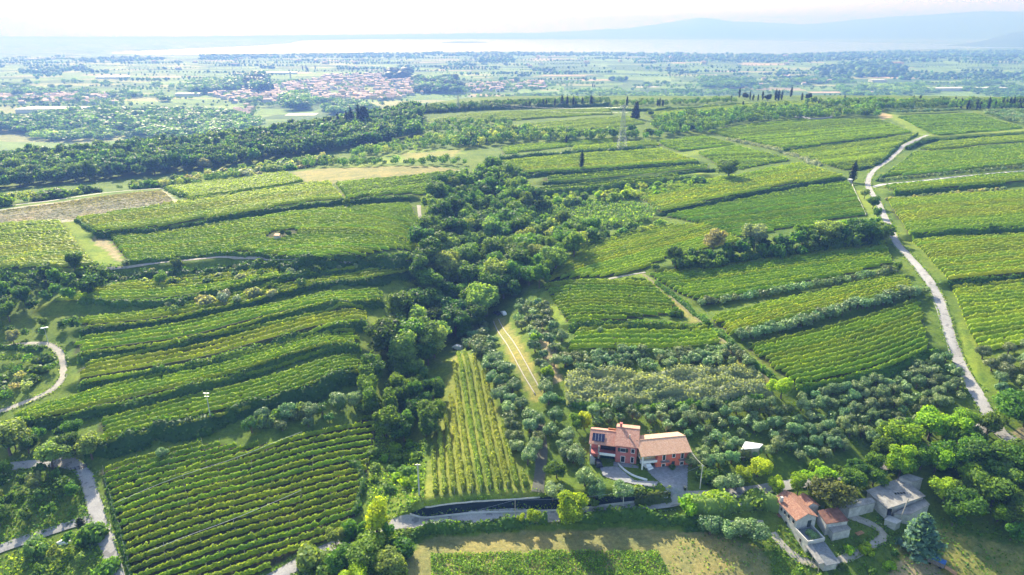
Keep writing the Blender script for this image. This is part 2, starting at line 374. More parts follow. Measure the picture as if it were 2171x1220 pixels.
def crown(kind, ncard, size, seed, core=True):
    """unit tree: total height 1, base at z=0. returns V,F"""
    global rng
    keep = rng; rng = np.random.default_rng(seed); R = rng
    lob = []
    if kind == 'broad':
        n = 19; ax_, ay_ = R.uniform(-.05, .05, 2)
        for i in range(n):
            a = R.uniform(0, 2 * pi); rr = sqrt(R.uniform(0, 1)) * .30; z = .60 + R.uniform(-.26, .27) * (1 - rr * 1.1)
            s = R.uniform(.075, .185); lob.append(((rr * cos(a) + ax_, rr * sin(a) + ay_, z), (s, s, s * .9)))
        lob.append(((0, 0, .62), (.18, .18, .22)))
    elif kind == 'tall':
        for i in range(16):
            a = R.uniform(0, 2 * pi); rr = sqrt(R.uniform(0, 1)) * .17; z = R.uniform(.28, .88); s = R.uniform(.09, .15); lob.append(((rr * cos(a), rr * sin(a), z), (s, s, s * 1.1)))
        lob.append(((0, 0, .55), (.14, .14, .3)))
    elif kind == 'olive':
        for i in range(13):
            a = R.uniform(0, 2 * pi); rr = sqrt(R.uniform(.05, 1)) * .36; z = .58 + R.uniform(-.18, .24) * (1.1 - rr); s = R.uniform(.13, .2); lob.append(((rr * cos(a), rr * sin(a), z), (s, s, s)))
    elif kind == 'shrub':
        for i in range(10):
            a = R.uniform(0, 2 * pi); rr = sqrt(R.uniform(0, 1)) * .5; s = R.uniform(.22, .36); z = R.uniform(.2, .72) * (1 - rr * .5); lob.append(((rr * cos(a), rr * sin(a), z), (s, s, s * .9)))
    elif kind == 'cypress':
        for i in range(12):
            t = i / 11; z = .08 + t * .86; r = .085 * (sin(pi * min(1, (.12 + t * .95))) ** .6) + .012; lob.append(((R.uniform(-.012, .012), R.uniform(-.012, .012), z), (r, r, .07)))
    elif kind == 'conifer':
        for i in range(46):
            t = (i / 45) ** .8; z = .1 + t * .84; rr = (.30 * (1 - t) ** .8 + .03); a = i * 2.4; s = .05 + .06 * (1 - t); d = R.uniform(.55, 1) * rr
            lob.append(((d * cos(a), d * sin(a), z - .03), (s * 1.3, s * 1.3, s * .6)))
        lob.append(((0, 0, .4), (.15, .15, .33)))
    C = []; Nn = []; wts = np.array([l[1][0] * l[1][2] for l in lob]); wts /= wts.sum()
    cnt = R.multinomial(int(ncard * 1.6), wts)
    for (c, r), k in zip(lob, cnt):
        d = R.normal(size=(k, 3)); d /= np.linalg.norm(d, axis=1, keepdims=True)
        C.append(np.array(c) + d * np.array(r) * R.uniform(.82, 1.30, (k, 1))); Nn.append(d / np.array(r))
    C = np.concatenate(C); Nn = np.concatenate(Nn); ok = np.ones(len(C), bool)
    for c, r in lob: ok &= (((C - np.array(c)) / np.array(r)) ** 2).sum(1) > .55
    C, Nn = C[ok], Nn[ok]
    p = R.permutation(len(C))[:ncard]; C, Nn = C[p], Nn[p]
    Nn /= np.linalg.norm(Nn, axis=1, keepdims=True); Nn = Nn + R.normal(size=Nn.shape) * .45
    V, F = cards(C, Nn, size * R.uniform(.6, 1.35, len(C)), 1.0 if kind != 'cypress' else .7)
    Vs, Fs = [V], [F]; k = len(V)
    for c, r in (lob if core else []):
        v, f = sph(c, np.array(r) * .70, 7, 5); v = v + R.normal(size=v.shape) * .02 * (r[0] / .15)
        Vs.append(v); Fs.append(f + k); k += len(v)
    rng = keep
    return np.concatenate(Vs), np.concatenate(Fs)
def trunk_mb(kind, seed):
    R = random.Random(seed); m = MB()
    top = {'broad': .55, 'tall': .6, 'olive': .45, 'cypress': .3, 'conifer': .6, 'shrub': .35}[kind]
    r = {'broad': .028, 'tall': .024, 'olive': .045, 'cypress': .018, 'conifer': .022, 'shrub': .05}[kind]
    m.tube((0, 0, -.05), (0, 0, top * .55), r * 1.2, r * .8, 7); m.tube((0, 0, top * .55), (.01, .0, top), r * .8, r * .45, 6)
    if kind in ('broad', 'tall', 'olive'):
        for i in range(4):
            a = i * 1.6 + R.random(); l = .2 if kind != 'tall' else .12
            m.tube((0, 0, top * (.5 + .1 * i)), (l * cos(a), l * sin(a), top * (.6 + .1 * i) + .14), r * .5, r * .2, 5)
    return m
KINDS = {'broad': (7, 2600, .040), 'tall': (2, 2000, .036), 'olive': (5, 1500, .052), 'shrub': (3, 700, .13), 'cypress': (2, 500, .036), 'conifer': (1, 2200, .045)}
PROTO = {}
for k, (n, nc, sz) in KINDS.items():
    for i in range(n):
        V, F = crown(k, nc, sz, 100 + i * 7 + len(k)); tm = trunk_mb(k, i)
        LM = M['oleaf'] if k == 'olive' else M['leaf']; cm = mk('crown', V, F, LM, link=False); tr = tm.mesh('trunk', M['bark'])
        # small single-mesh version: fewer cards
        V2, F2 = crown(k, nc // 3, sz * 1.7, 100 + i * 7 + len(k))
        tv = np.array(tm.v); tf = [f for f in tm.f if len(f) == 4]; tf = np.array(tf) + len(V2)
        one = mk(k + '_small', np.concatenate([V2, tv]), np.concatenate([F2, tf]), [LM, M['bark']],
                 midx=np.concatenate([np.zeros(len(F2)), np.ones(len(tf))]), link=False)
        V3, F3 = crown(k, 200, sz * 2.6, 100 + i * 7 + len(k), False)   # cards only, merged woods
        V4, F4 = crown(k, 240, sz * 2.1, 100 + i * 7 + len(k))
        PROTO.setdefault(k, []).append(dict(crown=cm, trunk=tr, one=one, far=(V3, F3), mid=(V4, F4)))

TINT = {'dark': (.044, .088, .02), 'mid': (.055, .11, .02), 'pale': (.10, .15, .045), 'lime': (.11, .18, .014), 'yellow': (.14, .185, .012),
        'olive': (.10, .152, .068), 'olive_dark': (.075, .11, .045), 'cyp': (.018, .04, .016), 'blue': (.06, .10, .09), 'brown': (.055, .075, .028), 'grey': (.13, .155, .105),
        'deep': (.029, .066, .018)}
for _k in TINT:
    if _k not in ('cyp',): TINT[_k] = tuple(c * 2.2 for c in TINT[_k])
TREES = []    # dict(kind, x,y,z,h,tint,name,cat,label,group,ws)
NAME = {'broad': ('broadleaf_tree', 'tree'), 'tall': ('broadleaf_tree', 'tree'), 'olive': ('olive_tree', 'olive tree'), 'shrub': ('shrub', 'shrub'),
        'cypress': ('cypress_tree', 'cypress'), 'conifer': ('spruce_tree', 'conifer')}
def tree(kind, pt, h, tint, label, group=None, ws=1.0, must=False, name=None, cat=None):
    TREES.append(dict(kind=kind, p=pt, h=h, tint=tint, label=label, group=group, ws=ws, must=must, name=name or NAME[kind][0], cat=cat or NAME[kind][1]))
def Pb(px, py, h, f=.55):
    """ground point under a crown whose centre shows at px,py"""
    g = P(px, py); D = np.linalg.norm(g - (0, 0, CAMZ)); c = math.hypot(g[0], g[1]) / D
    return P(px, py + f * h * c * FP / D)
def scatter(poly, spacing, n=None, grid=None):
    """random world points inside pixel polygon with min spacing"""
    W = PL(poly); x0, y0 = W[:, :2].min(0); x1, y1 = W[:, :2].max(0); out = []; cell = {}
    if grid is not None:
        c, s_ = cos(grid), sin(grid); R_ = max(x1 - x0, y1 - y0) * 1.5; k = np.arange(-R_, R_, spacing); a, b = np.meshgrid(k, k * 1.12); a = a.ravel(); b = b.ravel()
        X = (x0 + x1) / 2 + a * c - b * s_ + rng.normal(size=a.size) * spacing * .13; Y = (y0 + y1) / 2 + a * s_ + b * c + rng.normal(size=a.size) * spacing * .13
        ok = inpoly(X, Y, W) & (rng.random(a.size) > .05); X, Y = X[ok], Y[ok]; return np.column_stack([X, Y, T(X, Y)])
    tries = int((x1 - x0) * (y1 - y0) / spacing ** 2 * 6) + 50
    X = rng.uniform(x0, x1, tries); Y = rng.uniform(y0, y1, tries); ok = inpoly(X, Y, W)
    for x, y in zip(X[ok], Y[ok]):
        i, j = int(x // spacing), int(y // spacing)
        if any((x - a) ** 2 + (y - b) ** 2 < spacing ** 2 for di in (-1, 0, 1) for dj in (-1, 0, 1) for a, b in cell.get((i + di, j + dj), ())): continue
        cell.setdefault((i, j), []).append((x, y)); out.append((x, y))
        if n and len(out) >= n: break
    out = np.array(out).reshape(-1, 2)
    return np.column_stack([out, T(out[:, 0], out[:, 1])]) if len(out) else np.zeros((0, 3))
def wood(poly, spacing, hr, tints, label, group, kinds=('broad',), ws=1.0, n=None, grid=None):
    for p in scatter(poly, spacing, n, grid):
        t = random.choice(tints); tree(random.choice(kinds), p, random.uniform(*hr), t, label[t] if isinstance(label, dict) else label, group if not isinstance(label, dict) else group + ', ' + t, ws)
def line_trees(pts, step, kind, hr, tints, label, group, jit=.6, ws=1.0):
    W = resample(PL(pts), step)
    for p in W:
        x = p[0] + random.uniform(-jit, jit); y = p[1] + random.uniform(-jit, jit)
        tree(kind, (x, y, float(T(x, y))), random.uniform(*hr), random.choice(tints), label, group, ws)
def resample(W, ds):
    d = np.concatenate([[0], np.cumsum(np.hypot(*np.diff(W[:, :2], axis=0).T))]); n = max(2, int(round(d[-1] / ds)) + 1); s = np.linspace(0, d[-1], n)
    x = np.interp(s, d, W[:, 0]); y = np.interp(s, d, W[:, 1]); return np.column_stack([x, y, T(x, y)])
def smoothline(W, it=2):
    for _ in range(it):
        Q = [W[0]]
        for a, b in zip(W[:-1], W[1:]): Q += [a * .75 + b * .25, a * .25 + b * .75]
        Q.append(W[-1]); W = np.array(Q)
    return W

# ------------------------------------------------------------------ ground sheet
SOIL = {'vine': (.055, .068, .026), 'grass': (.10, .16, .026), 'shade_grass': (.05, .095, .02), 'dry': (.225, .215, .09), 'bright': (.17, .24, .035), 'mauve': (.37, .35, .30),
        'tan': (.34, .28, .17), 'weeds': (.13, .19, .03), 'olivegrass': (.09, .15, .026), 'dirt': (.33, .25, .16), 'drygreen': (.21, .22, .07)}
ground_polys = [   # (kind, pixel polygon, feather)
 ('grass', [(860,1190),(920,1120),(1500,1100),(1700,1180),(1700,1230),(860,1230)]),
 ('dry', [(900,1142),(868,1180),(858,1235),(1640,1235),(1620,1165),(1480,1125),(1300,1120),(1090,1128)]),
 ('mauve', [(0,445),(345,402),(378,432),(160,470),(-60,488),(-60,452)]),
 ('dry', [(617,365),(700,357),(950,357),(975,362),(850,377),(700,390),(645,385)]),
 ('bright', [(133,472),(160,468),(195,495),(235,515),(277,562),(215,572),(170,520)]),
 ('tan', [(195,503),(220,500),(250,535),(262,555),(248,556),(225,530),(205,520)]),
 ('drygreen', [(1040,676),(1070,672),(1156,845),(1130,856),(1085,775)]),
 ('bright', [(904,1056),(870,1085),(905,1076),(1150,1056),(1121,1032)]),
 ('bright', [(925,850),(962,770),(985,745),(1035,800),(1085,940),(1135,1040),(1120,1050),(904,1060),(908,1000)]),
 ('weeds', [(800,900),(850,960),(880,1060),(830,1100),(780,1090),(790,960)]),
 ('drygreen', [(1371,590),(1448,640),(1531,713),(1588,773),(1640,812),(1620,815),(1560,765),(1500,715),(1432,655),(1364,600)]),
 ('bright', [(884,570),(895,590),(845,620),(815,660),(800,720),(770,740),(775,690),(800,640)]),
 ('bright', [(885,430),(905,450),(912,495),(900,492),(885,465)]),
 ('bright', [(1860,240),(1885,236),(1985,288),(1955,290),(1900,258)]),
 ('tan', [(1866,240),(1880,238),(1890,250),(1872,254)]),
 ('bright', [(1985,288),(2171,272),(2300,262),(2300,268),(2171,279),(1990,295)]),
 ('bright', [(1430,325),(1560,305),(1570,312),(1440,335)]),('bright', [(1470,365),(1530,355),(1540,362),(1480,372)]),
 ('bright', [(1800,400),(1850,410),(1870,450),(1885,510),(1860,500),(1838,455)]),
 ('weeds', [(1880,490),(1925,500),(2010,610),(2060,730),(2110,850),(2171,920),(2171,900),(2080,760),(2040,640),(1990,560),(1940,505)]),
 ('bright', [(2015,640),(2050,720),(2100,850),(2130,900),(2100,900),(2040,760)]),
 ('tan', [(2120,925),(2171,905),(2230,930),(2171,965)]),
 ('bright', [(1270,592),(1360,577),(1400,600),(1385,603),(1345,592)]),
 ('bright', [(1150,620),(1165,615),(1205,690),(1180,690),(1160,660)]),
 ('tan', [(1130,690),(1145,685),(1180,760),(1190,810),(1175,815),(1150,750)]),
 ('drygreen', [(1900,1150),(1990,1120),(2171,1160),(2171,1230),(1900,1230)]),
 ('tan', [(1880,1220),(1940,1160),(1975,1190),(2010,1235),(1880,1235)]),
 ('dirt', [(225,1130),(205,1110),(235,1160),(262,1235),(238,1235)]),
 ('bright', [(720,350),(880,318),(960,318),(990,325),(900,340),(760,356)]),
 ('drygreen', [(850,325),(980,318),(960,333),(860,340)]),
]
cov = np.zeros(GX.shape + (4,), np.float32); cov[..., :3] = SOIL['grass']; cov[..., 3] = 1
_nd = GY < 1500
# fold in vineyard floors later -> PLOTS defined here
V_ = []     # plots filled below; each: dict(name, A, B, n | poly, dir, sp, w, h, desc, side)
def rows_between(desc, side, A, B, n, w_=1.1, h_=1.9, dens=9, **k): V_.append(dict(mode='ab', desc=desc, side=side, A=A, B=B, n=n, w=w_, h=h_, dens=dens, **k))
def rows_clip(desc, side, poly, d, sp, w_=1.1, h_=1.9, dens=9, **k): V_.append(dict(mode='clip', desc=desc, side=side, poly=poly, d=d, sp=sp, w=w_, h=h_, dens=dens, **k))
vg = (.225, .33, .035); vy = (.265, .36, .04); vd = (.19, .30, .035); vp = (.28, .36, .07)
rows_clip('wired vineyard filling the lower left corner', 'the lane', [(213,996),(321,968),(426,942),(541,946),(642,928),(721,910),(803,881),(790,953),(771,1032),(764,1085),(721,1133),(600,1190),(500,1245),(280,1245),(240,1090)], ((300,1100),(700,985)), 2.9, .85, 1.6, 24, posts=1, tint=vg)
rows_clip('centre vineyard whose rows run down to the road', 'the left edge', [(960,752),(985,750),(1022,782),(1040,830),(1085,955),(1122,1034),(1060,1042),(925,1058),(908,1010),(918,950),(945,870),(965,815)], ((1002,1050),(974,860)), 2.55, 1.2, 1.9, 42, posts=1, tint=vp)
rows_between('long terrace under the grassy bank', 'the top bank', [(240,608),(400,590),(500,572),(590,572)], [(110,640),(283,636),(450,618),(600,588)], 7, 1.05, 1.8, 9, tint=vy)
rows_between('terrace curving down from the forest edge', 'the top', [(167,684),(300,668),(434,640),(560,613),(724,578),(884,556)], [(180,700),(300,690),(434,664),(560,638),(724,600),(884,573)], 4, 1.0, 1.7, 10, tint=vy)
rows_between('second terrace down with a bare strip below', 'the top', [(157,726),(300,705),(467,672),(600,648),(724,624),(811,618)], [(160,757),(300,741),(420,720),(500,699),(724,649),(811,637)], 5, .95, 1.7, 10, tint=vg)
rows_between('third terrace down beside the ravine trees', 'the top', [(170,780),(300,750),(500,702),(640,680),(777,657)], [(172,814),(330,791),(500,756),(640,724),(777,686)], 5, 1.0, 1.7, 10, tint=vy)
rows_between('longest terrace reaching the curved track', 'the top', [(30,885),(200,833),(330,800),(450,772),(600,740),(762,708)], [(40,909),(200,875),(330,845),(450,815),(600,780),(762,740)], 6, 1.0, 1.7, 10, tint=vg)
rows_between('lowest terrace above the dark bank', 'the top', [(205,900),(330,865),(450,835),(600,800),(765,762)], [(215,948),(330,920),(450,889),(600,851),(768,793)], 6, 1.05, 1.7, 10, tint=vg)
rows_clip('wide vineyard with the little hut', 'the path', [(232,502),(480,475),(724,444),(870,434),(882,460),(908,492),(884,540),(770,552),(690,555),(600,548),(500,533),(400,545),(275,558)], ((300,545),(860,522)), 3.0, 1.25, 2.0, 7, tint=vg, hole=((578,490),(622,503)))
rows_clip('pale vineyard above the wide one', 'the bank', [(157,465),(300,445),(385,431),(640,391),(700,388),(728,422),(560,445),(470,460),(205,494)], ((205,490),(728,420)), 3.0, 1.45, 2.0, 5, tint=vp)
rows_clip('rectangular vineyard under the scrub line', 'the left end', [(347,400),(470,382),(600,363),(645,386),(397,424)], ((397,424),(645,386)), 3.0, 1.6, 2.0, 4, tint=vy)
rows_clip('vineyard below the dry meadow', 'the ravine', [(710,390),(850,378),(960,364),(974,388),(890,414),(735,424)], ((740,420),(960,385)), 3.0, 1.4, 2.0, 4, tint=vg)
rows_clip('lumpy pale vineyard at the left edge', 'the grass strip', [(-80,485),(0,477),(128,470),(206,567),(80,570),(-80,576)], ((0,560),(200,545)), 3.0, 2.5, 2.1, 5, tint=vp)
rows_clip('young brown vineyard at the left edge', 'the white track', [(-80,462),(0,448),(342,404),(372,430),(160,466),(0,480),(-80,488)], ((0,470),(360,420)), 3.2, .3, .32, 1.2, tint=(.24,.24,.15))
rows_clip('dense striped block left of the dirt track', 'the top edge', [(1150,606),(1288,598),(1370,595),(1432,645),(1422,668),(1320,680),(1205,688)], ((1160,640),(1420,640)), 3.0, 1.1, 2.0, 12, tint=vg)
rows_clip('curved field above the dense striped block', 'the bottom edge', [(1161,598),(1180,570),(1224,533),(1300,505),(1400,480),(1500,478),(1575,513),(1500,530),(1415,548),(1360,575),(1290,589)], ((1165,597),(1500,500)), 2.9, 1.2, 2.0, 8, tint=vy)
rows_clip('sharply striped triangular field', 'the hedge', [(1408,460),(1490,443),(1650,412),(1800,386),(1836,457),(1700,480),(1565,505),(1460,470)], ((1480,476),(1820,432)), 3.2, 1.05, 2.0, 9, tint=vd)
rows_clip('field above the dark bank of the striped triangle', 'the bank', [(1340,416),(1440,388),(1560,375),(1700,348),(1788,375),(1648,398),(1480,435),(1400,452),(1372,430)], ((1400,445),(1780,375)), 3.0, 1.6, 2.0, 5, tint=vy)
rows_clip('shadow striped field beneath the hedgerow', 'the hedgerow', [(1372,583),(1470,562),(1600,545),(1880,516),(1893,560),(1760,593),(1600,624),(1490,650),(1440,625),(1400,600)], ((1400,600),(1880,540)), 2.9, 1.25, 2.0, 8, tint=vg)
rows_between('strip between the two olive lines', 'the upper olives', [(1505,676),(1640,646),(1760,620),(1915,586)], [(1545,712),(1680,675),(1760,655),(1938,612)], 8, 1.15, 2.0, 8, tint=vy)
rows_between('ribbed field under the long olive line', 'the olive line', [(1582,742),(1700,714),(1800,690),(1948,640)], [(1688,828),(1780,812),(1870,786),(1968,740)], 13, 1.1, 2.0, 9, tint=vg)
rows_between('pergola strip above the olive rows', 'the top', [(1222,705),(1341,692),(1500,700)], [(1200,742),(1340,738),(1530,726)], 5, 1.7, 2.1, 11, tint=vg)
rows_clip('broad hillside field below the stone enclosure', 'the road', [(1500,281),(1600,265),(1690,254),(1866,256),(1933,282),(1880,290),(1660,316),(1570,297)], ((1600,305),(1900,278)), 3.4, 1.9, 2.0, 3, tint=vg)
rows_clip('field tucked inside the road bend', 'the road', [(1668,324),(1880,295),(1940,289),(1880,330),(1848,358),(1790,362),(1725,343)], ((1680,325),(1930,292)), 3.4, 1.9, 2.0, 3, tint=vy)
rows_clip('field behind the lone round tree', 'the footpath', [(1478,326),(1560,311),(1676,341),(1570,360),(1521,350)], ((1500,340),(1650,335)), 3.2, 1.9, 2.0, 3, tint=vg)
rows_clip('field at the foot of the pylon', 'the bank', [(1058,344),(1200,330),(1400,316),(1478,343),(1250,360),(1120,370)], ((1100,365),(1470,340)), 3.0, 1.4, 2.0, 4, tint=vy)
rows_between('upper narrow terrace below the pylon field', 'the top', [(1155,378),(1300,368),(1500,352)], [(1155,385),(1300,376),(1505,357)], 3, 1.6, 2.0, 5, tint=vg)
rows_between('lower narrow terrace below the pylon field', 'the top', [(1135,402),(1300,388),(1440,374)], [(1140,408),(1300,394),(1440,379)], 2, 1.6, 2.0, 5, tint=vg)
rows_clip('small field between pylon and hilltop wood', 'the wood', [(1395,302),(1490,290),(1530,300),(1560,308),(1440,322),(1410,312)], ((1410,312),(1540,300)), 3.2, 1.8, 2.0, 3, tint=vg)
rows_clip('strip field left of the pylon', 'the pylon', [(1215,312),(1300,306),(1390,300),(1400,310),(1300,318),(1210,326)], ((1215,322),(1390,306)), 3.2, 1.8, 2.0, 3, tint=vy)
rows_clip('highest field right of the road junction', 'the road', [(1902,250),(2066,243),(2171,273),(1990,289)], ((1960,280),(2150,272)), 3.4, 2.1, 2.0, 3, tint=vd)
rows_clip('narrow field under the roadside bank', 'the bank', [(1948,318),(1990,303),(2171,288),(2300,280),(2300,290),(2171,301),(1980,321)], ((1960,319),(2171,301)), 3.3, 2.0, 2.0, 3, tint=vy)
rows_clip('large field above the tree lined white track', 'the track', [(1868,376),(1936,326),(2171,305),(2300,295),(2300,340),(2171,350),(1960,370)], ((1880,374),(2171,345)), 3.3, 2.0, 2.0, 3.5, tint=vg)
rows_clip('field right below the white track', 'the track', [(1872,397),(2171,369),(2300,358),(2300,376),(2171,388),(1900,410)], ((1880,400),(2171,375)), 3.2, 1.9, 2.0, 4, tint=vg)
rows_clip('field between the two upper right banks', 'the road', [(1880,425),(2000,418),(2171,408),(2350,398),(2350,468),(2171,482),(1926,499)], ((1900,465),(2171,445)), 3.1, 1.95, 2.1, 5, tint=vy)
rows_clip('field between the two lower right banks', 'the road', [(1930,514),(2171,500),(2350,488),(2350,570),(2171,584),(2008,598)], ((1960,550),(2171,532)), 3.1, 1.95, 2.1, 6, tint=vy)
rows_clip('near field at the right edge beside the road', 'the road', [(2015,610),(2171,599),(2300,590),(2300,725),(2171,737),(2075,747),(2040,680)], ((2040,680),(2171,665)), 3.0, 1.9, 2.1, 11, tint=vy)
rows_clip('long field in front of the cypress ridge', 'the ridge', [(890,258),(1000,243),(1290,232),(1300,243),(1100,256),(900,268)], ((900,262),(1290,238)), 4, 2.8, 2.0, 2, tint=vy)
rows_clip('field behind the pylon', 'the pylon', [(1080,270),(1200,258),(1330,248),(1370,262),(1250,280),(1120,285)], ((1100,280),(1350,255)), 4, 2.8, 2.0, 2, tint=vy)
rows_clip('bright field behind the tall dark conifer', 'the conifer', [(1365,240),(1560,222),(1720,215),(1800,232),(1560,242),(1400,258)], ((1380,250),(1700,225)), 4, 2.8, 2.0, 2, tint=vy)
rows_clip('field band beside the pylon wood', 'the wood', [(1060,315),(1200,300),(1300,296),(1300,306),(1200,312),(1070,328)], ((1070,322),(1290,302)), 3.4, 1.9, 2.0, 3, tint=vg)
for v in V_:
    pg = v['poly'] if v['mode'] == 'clip' else v['A'] + v['B'][::-1]
    v['W'] = PL(pg)
for v in V_:
    m = np.zeros(GX.shape, bool); Wp = v['W']
    m[_nd] = inpoly(GX[_nd], GY[_nd], Wp); c = (.055,.055,.03) if 'wired' in v['desc'] else SOIL['vine'] if 'brown' not in v['desc'] else SOIL['mauve']  # wired plot: soil colour darkened to carry the shade between its tall rows
    if 'centre vineyard' in v['desc']: c = (.17, .19, .06)
    cov[m, :3] = c
for kind, pg in ground_polys:
    if kind == 'bright' and pg[0] == (925, 850): pass
    Wp = PL(pg); m = np.zeros(GX.shape, bool); m[_nd] = inpoly(GX[_nd], GY[_nd], Wp); cov[m, :3] = SOIL[kind] if kind != 'bright' or pg[0] != (925, 850) else (.17, .21, .045)
ye = np.interp(GX, _e[:, 0], _e[:, 1]); pf = np.clip((GY - ye - 120) / 120, 0, 1)
cov[..., 3] = 1 - pf
def ground_mat():
    m, nt, b = newmat('ground'); a = nt.nodes.new('ShaderNodeAttribute'); a.attribute_name = 'tint'
    g = geopos(nt)
    n1 = noise(nt, .05, 5, g, .6); n2 = noise(nt, .9, 4, g, .7)
    r1 = ramp(nt, n1.outputs['Fac'], [(.25, (.62, .75, .7)), (.5, (1, 1, 1)), (.75, (1.45, 1.2, 1.05))])
    r2 = ramp(nt, n2.outputs['Fac'], [(.25, (.6, .62, .6)), (.75, (1.4, 1.38, 1.3))])
    n6 = noise(nt, 4.5, 5, g, .75); r6 = ramp(nt, n6.outputs['Fac'], [(.3, (.68, .7, .66)), (.7, (1.3, 1.28, 1.25))]); n7 = noise(nt, .22, 4, g, .65); r7 = ramp(nt, n7.outputs['Fac'], [(.35, (.82, .88, .86)), (.65, (1.2, 1.1, 1.02))])
    c = mulc(nt, mulc(nt, mulc(nt, mulc(nt, a.outputs['Color'], r1.outputs[0]), r2.outputs[0]), r6.outputs[0]), r7.outputs[0])
    # far plain: patchwork of fields
    mp = nt.nodes.new('ShaderNodeMapping'); mp.inputs['Scale'].default_value = (1 / 210, 1 / 120, 0); mp.inputs['Rotation'].default_value = (0, 0, .12)
    nt.links.new(g, mp.inputs[0])
    vo = nt.nodes.new('ShaderNodeTexVoronoi'); vo.distance = 'CHEBYCHEV'; vo.inputs['Scale'].default_value = 1; vo.inputs['Randomness'].default_value = .85
    nt.links.new(mp.outputs[0], vo.inputs[0])
    sp = nt.nodes.new('ShaderNodeSeparateColor'); nt.links.new(vo.outputs['Color'], sp.inputs[0])
    rf = ramp(nt, sp.outputs[0], [(0, (.06, .12, .03)), (.18, (.11, .19, .035)), (.4, (.14, .23, .05)), (.6, (.18, .26, .07)), (.74, (.09, .15, .035)), (.86, (.26, .27, .12)), (.95, (.34, .27, .19)), (1, (.10, .16, .04))])
    rf.color_ramp.interpolation = 'CONSTANT'
    n3 = noise(nt, .004, 5, g, .6); r3 = ramp(nt, n3.outputs['Fac'], [(.3, (.7, .78, .72)), (.7, (1.35, 1.25, 1.15))])
    n4 = noise(nt, .05, 4, g, .7); r4 = ramp(nt, n4.outputs['Fac'], [(.3, (.75, .78, .75)), (.7, (1.25, 1.22, 1.2))])
    cf = mulc(nt, mulc(nt, rf.outputs[0], r3.outputs[0]), r4.outputs[0])
    cc = mulc(nt, cf, c, 'MIX', a.outputs['Alpha'])
    nt.links.new(cc, b.inputs['Base Color']); b.inputs['Roughness'].default_value = .95; b.inputs['Specular IOR Level'].default_value = .1
    bp = nt.nodes.new('ShaderNodeBump'); bp.inputs['Strength'].default_value = .5; bp.inputs['Distance'].default_value = .35
    nt.links.new(n2.outputs['Fac'], bp.inputs['Height']); nt.links.new(bp.outputs[0], b.inputs['Normal'])
    return m
nr, nc_ = GX.shape
ii = np.arange(nr * nc_).reshape(nr, nc_)
F = np.stack([ii[:-1, :-1], ii[:-1, 1:], ii[1:, 1:], ii[1:, :-1]], -1).reshape(-1, 4)
gmesh = mk('ground', np.column_stack([GX.ravel(), GY.ravel(), GZ.ravel()]), F, ground_mat(), smooth=True, tint=cov.reshape(-1, 4))
tag(gmesh, 'rolling vineyard hillside dropping to the wide farmed plain', kind='structure')

# ------------------------------------------------------------------ lake, islands, mountains
def water_mat():
    m, nt, b = newmat('lake_water'); b.inputs['Base Color'].default_value = (.10, .16, .20, 1); b.inputs['Roughness'].default_value = .32
    b.inputs['Specular IOR Level'].default_value = .8
    g = geopos(nt); n = noise(nt, .01, 4, g); bp = nt.nodes.new('ShaderNodeBump'); bp.inputs['Strength'].default_value = .25; bp.inputs['Distance'].default_value = 4
    nt.links.new(n.outputs['Fac'], bp.inputs['Height']); nt.links.new(bp.outputs[0], b.inputs['Normal']); return m
LAKE = [(232,113),(330,108),(450,103),(560,98),(610,94),(640,88),(760,85),(900,84),(1100,83),(1500,84),(1900,92),(2110,95),(2140,98),(2171,97),(2400,96),(2400,101),(2171,102),(2060,103),(1960,105),(1880,107),(1800,110),(1740,114),(1680,117),(1500,115),(1300,112),(1086,110),(980,111),(850,111),(700,112),(560,113),(400,115),(300,115)]
lw = [G(a, b, -64.5) for a, b in LAKE]
mb = MB(); mb.poly([(p[0], p[1], -64.2) for p in lw]); lake = mb.build('lake', water_mat())
tag(lake, 'pale shining lake stretching across the horizon', kind='structure')
hillmat = simple('far_woods', (.05, .085, .04), .95, .4, .004)
def ridge(name, label, prof, dist, depth, base=-66, seed=1):
    """prof: list of (px, py crest) ; a range of real relief at the given distance"""
    R = np.random.default_rng(seed); xs = []; zs = []
    for px, py in prof:
        d = ray(px, py); t = dist / d[1]; xs.append(d[0] * t); zs.append(CAMZ + d[2] * t)
    X = np.linspace(xs[0], xs[-1], 160); Z = np.interp(X, xs, zs)
    jag = np.convolve(R.normal(size=len(X) + 8), np.ones(9) / 9, 'valid') * (Z - base) * .05
    Z = Z + jag; K = 11; V = []
    for k in range(K):
        f = k / (K - 1); s = sin(pi * f) ** .8; wob = np.convolve(R.normal(size=len(X) + 8), np.ones(9) / 9, 'valid') * .12
        zz = base + (Z - base) * np.clip(s + wob * (s < .98) * s, 0, 1); V.append(np.column_stack([X, np.full_like(X, dist + depth * (f - .5)), zz]))
    V = np.concatenate(V); n = len(X); ii = np.arange(K * n).reshape(K, n)
    F = np.stack([ii[:-1, :-1], ii[:-1, 1:], ii[1:, 1:], ii[1:, :-1]], -1).reshape(-1, 4)
    return tag(mk(name, V, F, hillmat, smooth=True), label, kind='structure')
ridge('hills', 'low wooded hills along the far shore', [(-300,80),(0,78),(300,79),(500,76),(700,74),(900,72),(1100,70),(1300,74),(1330,77),(1370,74),(1430,78),(1560,82),(1700,86)], 18300, 1200, seed=2)
ridge('hills', 'low wooded land at the left end of the lake', [(-300,95),(0,92),(300,90),(500,88),(620,92),(680,97)], 13500, 1500, seed=12)
ridge('mountain_range', 'hazy mountain range rising behind the far lake shore', [(1000,74),(1150,69),(1250,64),(1330,60),(1400,50),(1490,38),(1550,46),(1640,48),(1700,52),(1800,44),(1900,36),(2000,30),(2100,26),(2171,24),(2400,24)], 19800, 2000, seed=4)
